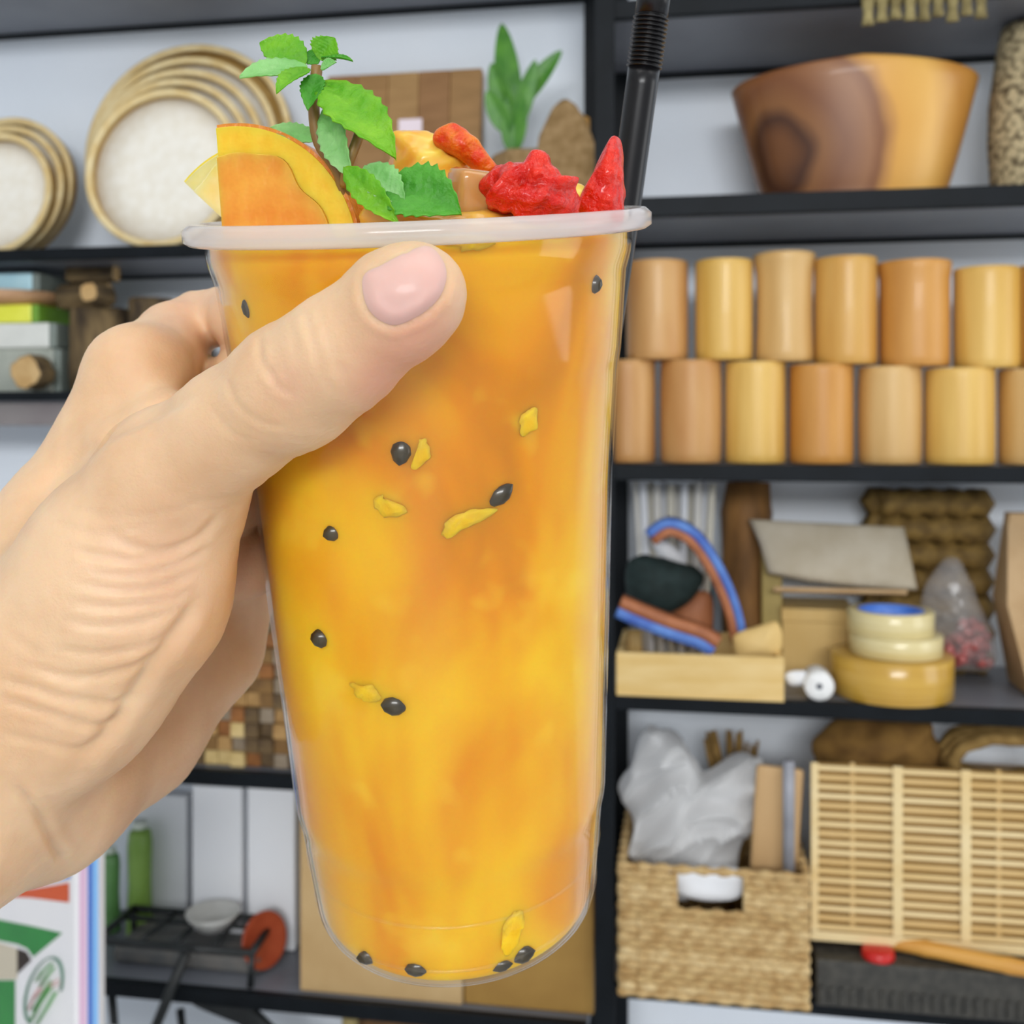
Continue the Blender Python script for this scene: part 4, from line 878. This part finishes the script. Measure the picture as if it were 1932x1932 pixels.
berry('mango_chunk', [(690, 395), (760, 385), (840, 395), (930, 395), (1010, 410), (1080, 415), (1080, 470), (880, 485), (700, 480)], .200, .016, M('mango_deep', 'd8962a', 'e8b44a', 120, rough=.3, coat=.4, sss=.8, ssr=(1, .6, .2), sssc=.005, bump=.6), 'flat golden mango piece floating just under the rim', (.25, 0), .001, 'yellow fruit pieces in the drink')
ICE = M('ice', 'b98240', 'cf9c5c', 60, rough=.2, coat=.4, sss=.6, sssc=.004)
ic = MB().box(-.0045, .0045, -.004, .004, -.0045, .0045, .0015)
put('ice_cube', ic.mesh('ice_cube', ICE), Matrix.Translation(C(893, 366, .199)) @ Matrix.Rotation(.5, 4, 'Z') @ Matrix.Rotation(.3, 4, 'X'), None, 'melting amber tinted ice cube beside the strawberry chunk', 'ice')

# ------------------------------------------------------------------ straw
STR = M('straw_black', '0c0b0d', '131114', 40, rough=.3, spec=.4)
sp0 = C(1178, 400, .242); sp1 = C(1248, -110, .232); sdir = (sp1 - sp0).normalized()
q0 = CMI @ sp0
SB = sp0 - sdir * .10                                                   # runs down inside the cup
for _ in range(200):
    qq = CMI @ SB
    if math.hypot(qq.x, qq.y) < cupR(min(max(-qq.z, 0), CHT-.007)) - .0068: break
    SB = SB + (RIM + AX*(-qq.z) - SB) * .02
SW = empty('drinking_straw', Matrix.Translation(sp0), 'black bendy straw standing in the drink beside the strawberry wedge', 'straw')
def strawpts():
    pts = []; rad = []
    Lr = (SB - sp0).length
    for k in range(20): pts.append(SB.lerp(sp0, k/20) - sp0); rad.append(.0036)
    ln = (sp1-sp0).length
    return pts, rad, ln
pts, rad, ln = strawpts()
ya = (390-118)/(390+110)*ln; yb = (390-22)/(390+110)*ln
pts += [sdir*ya*k/8 for k in range(9)]; rad += [.0036]*9
put('straw_tube', MB().tube(pts, rad, 24).mesh('straw_tube', STR), Matrix(), SW)
bp = []; br = []
for k in range(12*6+1):
    q = k/72; bp.append(sdir*(ya + (yb-ya)*q)); br.append(.0036 + .00045*math.sin(q*12*2*math.pi))
put('bendy_section', MB().tube(bp, br, 24).mesh('bendy_section', STR), Matrix(), SW, 'corrugated bendy section')
put('mouth_end', MB().tube([sdir*(yb + (ln-yb)*k/4) for k in range(5)], .0037, 24).mesh('mouth_end', STR), Matrix(), SW)

# ------------------------------------------------------------------ mint sprig
MINT = M('mint_leaf', '4d9610', '82bc28', 110, rough=.5, spec=.3, sss=.3, ssr=(.5, 1, .1), sssc=.002, bump=.7, bscale=260)
MINTD = M('mint_leaf_deep', '348018', '5ca638', 110, rough=.5, spec=.3, sss=.3, ssr=(.4, 1, .2), sssc=.002, bump=.7, bscale=260)
MINTP = M('mint_leaf_pale', '6cae58', '9ccf88', 110, rough=.5, spec=.3, sss=.3, ssr=(.5, 1, .3), sssc=.002, bump=.6, bscale=260)
MST = M('mint_stem', '7a5a2c', '94743c', 90, rough=.5)
md = .198
MS = empty('mint_sprig', Matrix.Translation(C(655, 330, md)), 'fresh green mint sprig standing in the drink', 'mint')
mi = MS.matrix_world.inverted()
def mleaf(bx, by, tx, ty, wpx, d0, d1, nrm, mat, fold=.25, curl=.15, wave=.02):
    b = C(bx, by, d0); t = C(tx, ty, d1)
    me = leaf_mesh('leaf', (t-b).length, wpx/2*d0/F, mat, fold, curl, .16, 8, nu=40, nv=8, thick=.0003, wave=wave, power=.8, pos=.8)
    put('leaf', me, mi @ orient(b, t, Vector(nrm)), MS)
# crown
mleaf(580, 125, 452, 132, 70, .198, .192, (0, -1, .9), MINTP, .2, .1)
mleaf(578, 118, 488, 72, 74, .200, .200, (-.1, -1, .35), MINT, .2, .15)
mleaf(580, 128, 520, 150, 44, .197, .188, (0, -.8, .9), MINT, .3, .2)
mleaf(602, 112, 630, 70, 60, .200, .199, (.15, -1, .3), MINT, .3, .1)
mleaf(606, 108, 662, 98, 22, .199, .195, (.2, -.6, .9), MINTD, .3, .2)
mleaf(600, 118, 575, 95, 36, .200, .203, (-.2, -1, .4), MINTD, .3, .1)
mleaf(598, 140, 578, 192, 44, .197, .192, (0, -1, .3), MINTD, .3, .2)
mleaf(605, 128, 628, 112, 26, .196, .194, (.2, -1, .5), MINTP, .3, .2)
# big right leaf
mleaf(608, 152, 742, 255, 104, .197, .186, (.25, -1, .45), MINT, .18, .22, .03)
# middle leaves
mleaf(612, 205, 652, 330, 64, .199, .192, (-.6, -1, .1), MINTP, .35, .1)
mleaf(600, 262, 505, 236, 42, .205, .205, (0, -1, .5), MINTP, .3, .1)
# lower leaves
mleaf(728, 348, 868, 392, 128, .190, .186, (.1, -1, .45), MINTD, .35, .12, .04)
mleaf(690, 312, 760, 380, 70, .191, .186, (-.2, -1, .5), MINTP, .3, .1, .03)
mleaf(650, 315, 745, 415, 56, .190, .184, (-.4, -1, .3), MINT, .3, .1, .03)
put('stem', MB().tube(spline([mi @ C(598, 125, .199), mi @ C(592, 200, .199), mi @ C(602, 270, .2), mi @ C(640, 330, .2), mi @ C(660, 430, .205)], 24), [.0011]*25, 8).mesh('stem', MST), Matrix(), MS)
put('stem', MB().tube(spline([mi @ C(682, 240, .196), mi @ C(672, 270, .196), mi @ C(656, 312, .196), mi @ C(650, 350, .199)], 15), [.0010]*16, 8).mesh('stem', MST), Matrix(), MS)

# ================================================================== the hand (left hand, thumb in front of the cup, fingers wrapped behind it)
def hand():
    O = np.array([0, 0, CH])
    def c(px, py, d): return np.array(C(px, py, d))
    def cl(ang, sv, extra): # point around the cup: angle (deg, 180 = left, 90 = behind), depth below the rim
        r = cupR(sv) + extra; a = math.radians(ang)
        return np.array(CM @ Vector((r*math.cos(a), r*math.sin(a), -sv)))
    vox = .00085
    lo = np.array([-.205, .135, CH - .150]); hi = np.array([.045, .315, CH + .035])
    dims = np.ceil((hi - lo) / vox).astype(int)
    gx, gy, gz = [(lo[i] + vox*np.arange(dims[i])).astype(np.float32) for i in range(3)]
    def cone(a, b, ra, rb, sl):
        X = gx[sl[0]][:, None, None]; Y = gy[sl[1]][None, :, None]; Zg = gz[sl[2]][None, None, :]
        ab = (b - a).astype(np.float32); L2 = float(ab @ ab)
        dx, dy, dz = X - np.float32(a[0]), Y - np.float32(a[1]), Zg - np.float32(a[2])
        t = np.clip((dx*ab[0] + dy*ab[1] + dz*ab[2]) / np.float32(L2), 0, 1)
        return np.sqrt((dx - t*ab[0])**2 + (dy - t*ab[1])**2 + (dz - t*ab[2])**2) - (np.float32(ra) + np.float32(rb - ra)*t)
    def chain(pts, k):
        V = np.full(dims, .05, np.float32)
        for (a, ra), (b, rb) in zip(pts, pts[1:]):
            m = max(ra, rb) + .02
            i0 = np.clip(((np.minimum(a, b) - m - lo)/vox).astype(int), 0, dims); i1 = np.clip(((np.maximum(a, b) + m - lo)/vox).astype(int) + 1, 0, dims)
            if (i1 <= i0).any(): continue
            sl = tuple(slice(i0[q], i1[q]) for q in range(3))
            d = cone(a, b, ra, rb, sl); V[sl] = smin(V[sl], d, k)
        return V
    def smin(a, b, k):
        h = np.maximum(np.float32(k) - np.abs(a - b), 0) / np.float32(k)
        return np.minimum(a, b) - h*h*np.float32(k*.25)
    wr = (c(-140, 1490, .215), .0245); fa = (c(-420, 1760, .195), .0265)
    thumb = chain([(c(787, 553, .1735), .0080), (c(758, 572, .1745), .0089), (c(640, 668, .1795), .0096), (c(556, 728, .1855), .0107), (c(440, 806, .193), .0103), (c(322, 905, .202), .0134), (c(235, 1060, .209), .0185), (c(120, 1230, .214), .0205), wr, fa], .004)
    thenar = chain([(c(330, 965, .207), .0118), (c(250, 1130, .209), .0175), (c(120, 1300, .213), .0190)], .004)
    palm = chain([(c(258, 712, .234), .0110), (c(225, 850, .236), .0135), (c(140, 1010, .232), .0165), (c(20, 1230, .225), .0210), wr], .005)
    pal2 = chain([(c(330, 800, .277), .0112), (c(262, 950, .257), .0165), (c(180, 1180, .246), .0200), (c(-10, 1400, .228), .0220)], .005)
    pal3 = chain([(c(405, 1000, .279), .0120), (c(345, 1120, .272), .0150), (c(240, 1290, .262), .0185), (c(60, 1430, .238), .0225), wr], .005)
    hypo = chain([(c(448, 1118, .285), .0105), (c(392, 1225, .277), .0135), (c(245, 1376, .262), .0172), (c(75, 1490, .238), .0186), wr], .005)
    web = chain([(c(318, 812, .222), .0085), (c(280, 870, .222), .0120)], .004)
    V = smin(palm, pal2, .008); V = smin(V, pal3, .008); V = smin(V, hypo, .006); V = smin(V, web, .008)
    V = smin(V, smin(thumb, thenar, .008), .006)
    e = .0068
    fin = [
        [(c(266, 714, .236), .0114), (c(326, 640, .260), .0086), (c(392, 590, .279), .0070), (cl(152, .0215, e+.001), .0083), (cl(140, .022, e), .0083), (cl(105, .021, e), .0080), (cl(75, .022, e), .0074), (cl(52, .024, e), .0066)],
        [(c(330, 800, .277), .0108), (cl(154, .0365, e+.001), .0092), (cl(148, .041, e), .0088), (cl(110, .040, e), .0084), (cl(76, .041, e), .0078), (cl(48, .043, e), .0068)],
        [(c(380, 900, .272), .0115), (cl(172, .060, e+.003), .0092), (cl(148, .060, e), .0084), (cl(110, .060, e), .0080), (cl(78, .061, e), .0074), (cl(52, .063, e), .0064)],
        [(c(430, 1040, .281), .0110), (cl(170, .0775, e+.002), .0082), (cl(146, .078, e-.001), .0074), (cl(116, .079, e-.001), .0070), (cl(90, .080, e-.001), .0064), (cl(68, .081, e-.001), .0056)]]
    fv = None
    for ch in fin:
        q = chain(ch, .003); fv = q if fv is None else smin(fv, q, .0022)
    V = smin(V, fv, .005)
    # the cup (and its rim) press into the skin
    X, Y, Zg = np.meshgrid(gx, gy, gz, indexing='ij')
    R = np.array(CMI)
    lx = R[0, 0]*X + R[0, 1]*Y + R[0, 2]*Zg + R[0, 3]; ly = R[1, 0]*X + R[1, 1]*Y + R[1, 2]*Zg + R[1, 3]; sv = -(R[2, 0]*X + R[2, 1]*Y + R[2, 2]*Zg + R[2, 3])
    cr = np.interp(sv.ravel(), SS, RR).reshape(sv.shape).astype(np.float32)
    cr = np.where(sv < .0034, np.float32(RO + .0003), cr)
    dc = np.sqrt(lx*lx + ly*ly) - cr - np.float32(.0004)
    V = np.maximum(V, -dc.astype(np.float32)); del X, Y, Zg, lx, ly, sv, cr, dc
    # ---- surface nets
    ins = V < 0
    nx, ny, nz = dims
    cnt = np.zeros((nx-1, ny-1, nz-1), np.uint8)
    for i in (0, 1):
        for j in (0, 1):
            for k in (0, 1): cnt += ins[i:nx-1+i, j:ny-1+j, k:nz-1+k]
    act = (cnt > 0) & (cnt < 8); idx = np.full(act.shape, -1, np.int64); ii = np.argwhere(act); idx[act] = np.arange(len(ii))
    acc = np.zeros((len(ii), 3)); wn = np.zeros(len(ii))
    off = [np.array((i, j, k)) for i in (0, 1) for j in (0, 1) for k in (0, 1)]
    for a in range(8):
        for b in range(a+1, 8):
            if np.abs(off[a]-off[b]).sum() != 1: continue
            pa, pb = ii + off[a], ii + off[b]
            va = V[pa[:, 0], pa[:, 1], pa[:, 2]]; vb = V[pb[:, 0], pb[:, 1], pb[:, 2]]
            m = (va < 0) != (vb < 0); t = np.zeros(len(ii)); t[m] = va[m]/(va[m]-vb[m])
            acc[m] += (pa + (pb-pa)*t[:, None])[m]; wn[m] += 1
    P = lo + vox*acc/np.maximum(wn, 1)[:, None]
    quads = []
    for ax in range(3):
        s0 = [slice(1, -1)]*3; s0[ax] = slice(0, -1); s1 = list(s0); s1[ax] = slice(1, None)
        A = ins[tuple(s0)]; B = ins[tuple(s1)]
        for flip in (False, True):
            e_ = np.argwhere((A & ~B) if not flip else (~A & B))
            base = e_ + np.array([0 if q == ax else 1 for q in range(3)])
            u, v = [(1, 2), (2, 0), (0, 1)][ax]
            du = np.zeros(3, int); du[u] = 1; dv = np.zeros(3, int); dv[v] = 1
            qd = [base - du - dv, base - dv, base, base - du]
            q = np.stack([idx[p[:, 0], p[:, 1], p[:, 2]] for p in qd], 1)
            quads.append(q if not flip else q[:, ::-1])
    Q = np.concatenate(quads); Q = Q[(Q >= 0).all(1)]
    nV = len(P)
    E = np.concatenate([Q[:, [0, 1]], Q[:, [1, 2]], Q[:, [2, 3]], Q[:, [3, 0]]])
    deg = np.bincount(E.ravel(), minlength=nV).astype(float)
    def lap(F_):
        out = np.zeros_like(F_)
        for q in range(F_.shape[1]):
            out[:, q] = np.bincount(E[:, 0], F_[E[:, 1], q], nV) + np.bincount(E[:, 1], F_[E[:, 0], q], nV)
        return out / np.maximum(deg, 1)[:, None]
    for it in range(8):
        P = P + .5*(lap(P) - P)
    def normals(P):
        n = np.cross(P[Q[:, 2]] - P[Q[:, 0]], P[Q[:, 3]] - P[Q[:, 1]]); N = np.zeros_like(P)
        for q in range(4):
            for a in range(3): N[:, a] += np.bincount(Q[:, q], n[:, a], nV)
        return N / (np.linalg.norm(N, axis=1)[:, None] + 1e-12)
    N = normals(P)
    vd = P - O; vd /= np.linalg.norm(vd, axis=1)[:, None]
    face = -(N*vd).sum(1)
    PX = CX + (P[:, 0]/P[:, 1])*F; PY = HY - (P[:, 2]-CH)/P[:, 1]*F
    # ---- skin creases
    def dist(poly):
        poly = np.array([(p.x, p.z) for p in spline([(x, 0, y) for x, y in poly], 24)])
        best = np.full(nV, 1e9); tb = np.zeros(nV); n = len(poly)-1
        for i in range(n):
            a, b = poly[i], poly[i+1]; ab = b-a; L2 = ab@ab + 1e-9
            t = np.clip(((PX-a[0])*ab[0] + (PY-a[1])*ab[1])/L2, 0, 1)
            d = np.hypot(PX-a[0]-t*ab[0], PY-a[1]-t*ab[1]); m = d < best; best[m] = d[m]; tb[m] = (i+t[m])/n
        return best, tb
    D = np.zeros(nV); rough_tint = np.zeros(nV)
    vis = (face > .05) & (P[:, 1] < .262)
    def crease(poly, depth, sig, ridge=.35):
        d, t = dist(poly); fade = np.clip(np.sin(np.pi*np.clip(t*.94+.03, 0, 1))*2.2, 0, 1)
        g = np.exp(-(d/sig)**2) - ridge*np.exp(-((d-2.3*sig)/(1.3*sig))**2)
        D[vis] -= (depth*g*fade)[vis]
    mm = .001
    for poly, dp in (([(217, 1014), (264, 1033), (317, 1036), (373, 1014), (412, 972)], .75), ([(134, 1033), (186, 1048), (248, 1056), (310, 1048), (350, 1036)], .55),
                     ([(171, 1080), (233, 1084), (295, 1077), (357, 1054), (390, 1030)], .5), ([(150, 1100), (233, 1111), (310, 1103), (370, 1076)], .6), ([(130, 1135), (202, 1143), (264, 1140), (326, 1128), (360, 1108)], .5),
                     ([(124, 1167), (180, 1180), (242, 1177), (310, 1156), (345, 1135)], .65), ([(90, 1222), (186, 1233), (264, 1221), (310, 1200)], .65), ([(65, 1253), (124, 1275), (186, 1276), (248, 1257), (285, 1238)], .75),
                     ([(6, 1281), (62, 1296), (124, 1316), (211, 1326), (245, 1312)], .7), ([(0, 1318), (78, 1340), (140, 1362), (202, 1368), (225, 1355)], .7), ([(0, 1383), (62, 1396), (124, 1410), (165, 1416)], .5),
                     ([(20, 1200), (80, 1235), (140, 1250)], .3), ([(100, 985), (160, 1005), (230, 1000), (300, 985)], .25), ([(140, 960), (220, 975), (320, 965), (390, 940)], .25)):
        crease(poly, dp*mm*.8, 7.5)
    crease([(372, 1130), (345, 1172), (310, 1222), (279, 1262), (233, 1340), (186, 1400), (149, 1425)], 1.3*mm, 13)
    crease([(25, 1476), (70, 1530), (100, 1590), (122, 1630)], .8*mm, 9)
    for poly, dp in (([(493, 628), (490, 655), (496, 685), (510, 712)], .5), ([(511, 690), (518, 718), (532, 735), (552, 742)], .55), ([(573, 585), (589, 637), (607, 699), (632, 745)], .3), ([(545, 600), (556, 640), (560, 690)], .2),
                     ([(427, 712), (443, 756), (480, 789), (540, 808)], .4), ([(600, 575), (622, 640), (645, 700), (665, 740)], .22), ([(395, 760), (430, 810), (480, 840)], .2)):
        crease(poly, dp*mm*.75, 6)
    crease([(368, 744), (310, 772), (250, 798), (200, 824), (150, 860), (100, 905), (40, 965)], .8*mm, 12, .1)
    # nail bed: groove round the nail
    nail = [(686, 520), (688, 566), (706, 596), (738, 613), (770, 606), (812, 580), (836, 548), (842, 510), (826, 477), (802, 464), (762, 478), (722, 499)]
    crease(nail[:8], .5*mm, 7, .6)
    P = P + N*D[:, None]
    # fine skin lines
    P = P + N*((lump(P, 900)*.00004 + lump(P[:, [1, 2, 0]], 380)*.00007)[:, None])
    # ---- colour: pinker tip, knuckle and edges (pigment of the skin itself)
    pk = np.exp(-(np.hypot(PX-800, PY-640)/95)**2) + .8*np.exp(-(np.hypot(PX-720, PY-730)/70)**2) + .5*np.exp(-(np.hypot(PX-545, PY-725)/45)**2) + .35*np.exp(-(np.hypot(PX-300, PY-1080)/120)**2) + .4*np.exp(-(np.hypot(PX-350, PY-580)/70)**2)
    pk = np.clip(pk, 0, 1)
    a0 = Vector(wr[0]); dr = (Vector(fa[0]) - a0).normalized(); fm = MB()
    fm.tube([a0 + dr*q for q in (.0, .012, .03, .05, .08, .13, .19, .25, .26)], [.0205, .0232, .0252, .0262, .0285, .033, .037, .040, .036], 40)
    n0 = len(P); vs_all = P.tolist() + [list(v) for v in fm.v]; fs_all = Q.tolist() + [[i + n0 for i in f] for f in fm.f]
    pk = np.concatenate([pk, np.zeros(len(fm.v))])
    me = bpy.data.meshes.new('hand'); me.from_pydata(vs_all, [], fs_all); me.update()
    at_ = me.attributes.new('pink', 'FLOAT', 'POINT'); at_.data.foreach_set('value', pk.astype(np.float32))
    me.polygons.foreach_set('use_smooth', [True]*len(me.polygons))
    m = bpy.data.materials.new('skin'); m.use_nodes = True; nt = m.node_tree; Nn = nt.nodes; L = nt.links; b = Nn['Principled BSDF']
    tc = Nn.new('ShaderNodeTexCoord'); n1 = Nn.new('ShaderNodeTexNoise'); n1.inputs['Scale'].default_value = 60; n1.inputs['Detail'].default_value = 4; L.new(tc.outputs['Object'], n1.inputs['Vector'])
    r = Nn.new('ShaderNodeValToRGB'); r.color_ramp.elements[0].color = lin('dcb48c'); r.color_ramp.elements[1].color = lin('e8c6a0'); r.color_ramp.elements[0].position = .35; r.color_ramp.elements[1].position = .65
    L.new(n1.outputs['Fac'], r.inputs[0])
    a = Nn.new('ShaderNodeAttribute'); a.attribute_name = 'pink'
    mx = Nn.new('ShaderNodeMix'); mx.data_type = 'RGBA'; L.new(r.outputs[0], mx.inputs['A']); mx.inputs['B'].default_value = lin('d8917c')
    ml = Nn.new('ShaderNodeMath'); ml.operation = 'MULTIPLY'; ml.inputs[1].default_value = .6; L.new(a.outputs['Fac'], ml.inputs[0]); L.new(ml.outputs[0], mx.inputs['Factor'])
    L.new(mx.outputs['Result'], b.inputs['Base Color'])
    b.inputs['Subsurface Weight'].default_value = .6; b.inputs['Subsurface Radius'].default_value = (1, .35, .15); b.inputs['Subsurface Scale'].default_value = .0035
    b.inputs['Roughness'].default_value = .48; b.inputs['Specular IOR Level'].default_value = .4
    n2 = Nn.new('ShaderNodeTexNoise'); n2.inputs['Scale'].default_value = 1300; n2.inputs['Detail'].default_value = 2; L.new(tc.outputs['Object'], n2.inputs['Vector'])
    bn = Nn.new('ShaderNodeBump'); bn.inputs['Strength'].default_value = .25; bn.inputs['Distance'].default_value = .0004; L.new(n2.outputs['Fac'], bn.inputs['Height']); L.new(bn.outputs[0], b.inputs['Normal'])
    me.materials.append(m)
    o = put('hand', me, None, None, 'left hand gripping the drink cup, thumb in front and fingers behind', 'hand')
    # ---- thumb nail
    bvh = BVHTree.FromPolygons(P.tolist(), Q.tolist())
    ol = [(p.x, p.z) for p in spline([(x, 0, y) for x, y in nail], 72, True)]; cx0 = sum(x for x, y in ol)/len(ol); cy0 = sum(y for x, y in ol)/len(ol)
    rings = 10; vs = []; n = len(ol)
    for k in range(rings+1):
        s_ = 1 - k/rings
        for x, y in ol:
            px, py = cx0 + (x-cx0)*max(s_, .001), cy0 + (y-cy0)*max(s_, .001)
            d = (C(px, py, 1) - Vector((0, 0, CH))).normalized()
            h = bvh.ray_cast(Vector((0, 0, CH)), d)[0]
            dep = (h - Vector((0, 0, CH))).length if h is not None else .172
            vs.append((px, py, dep, s_, d))
    dep = np.array([v[2] for v in vs]).reshape(rings+1, n)
    for _ in range(6): dep = .5*dep + .25*np.roll(dep, 1, 1) + .25*np.roll(dep, -1, 1)
    W = []
    for k in range(rings+1):
        for i in range(n):
            px, py, _, s_, d = vs[k*n+i]
            W.append(Vector((0, 0, CH)) + d*(dep[k, i] - (.00012 + .0004*(1-s_**6))))
    fs = [(k*n+i, k*n+(i+1) % n, (k+1)*n+(i+1) % n, (k+1)*n+i) for k in range(rings) for i in range(n)]
    nm = mesh('thumb_nail', W, fs, M('nail', 'd9aca2', 'e2b9ac', 40, rough=.45, spec=.35, coat=.1, sss=.4, ssr=(1, .4, .3), sssc=.002))
    put('thumb_nail', weld(nm, 1e-6), None, o, 'smooth pinkish thumb nail')
    return o
hand()
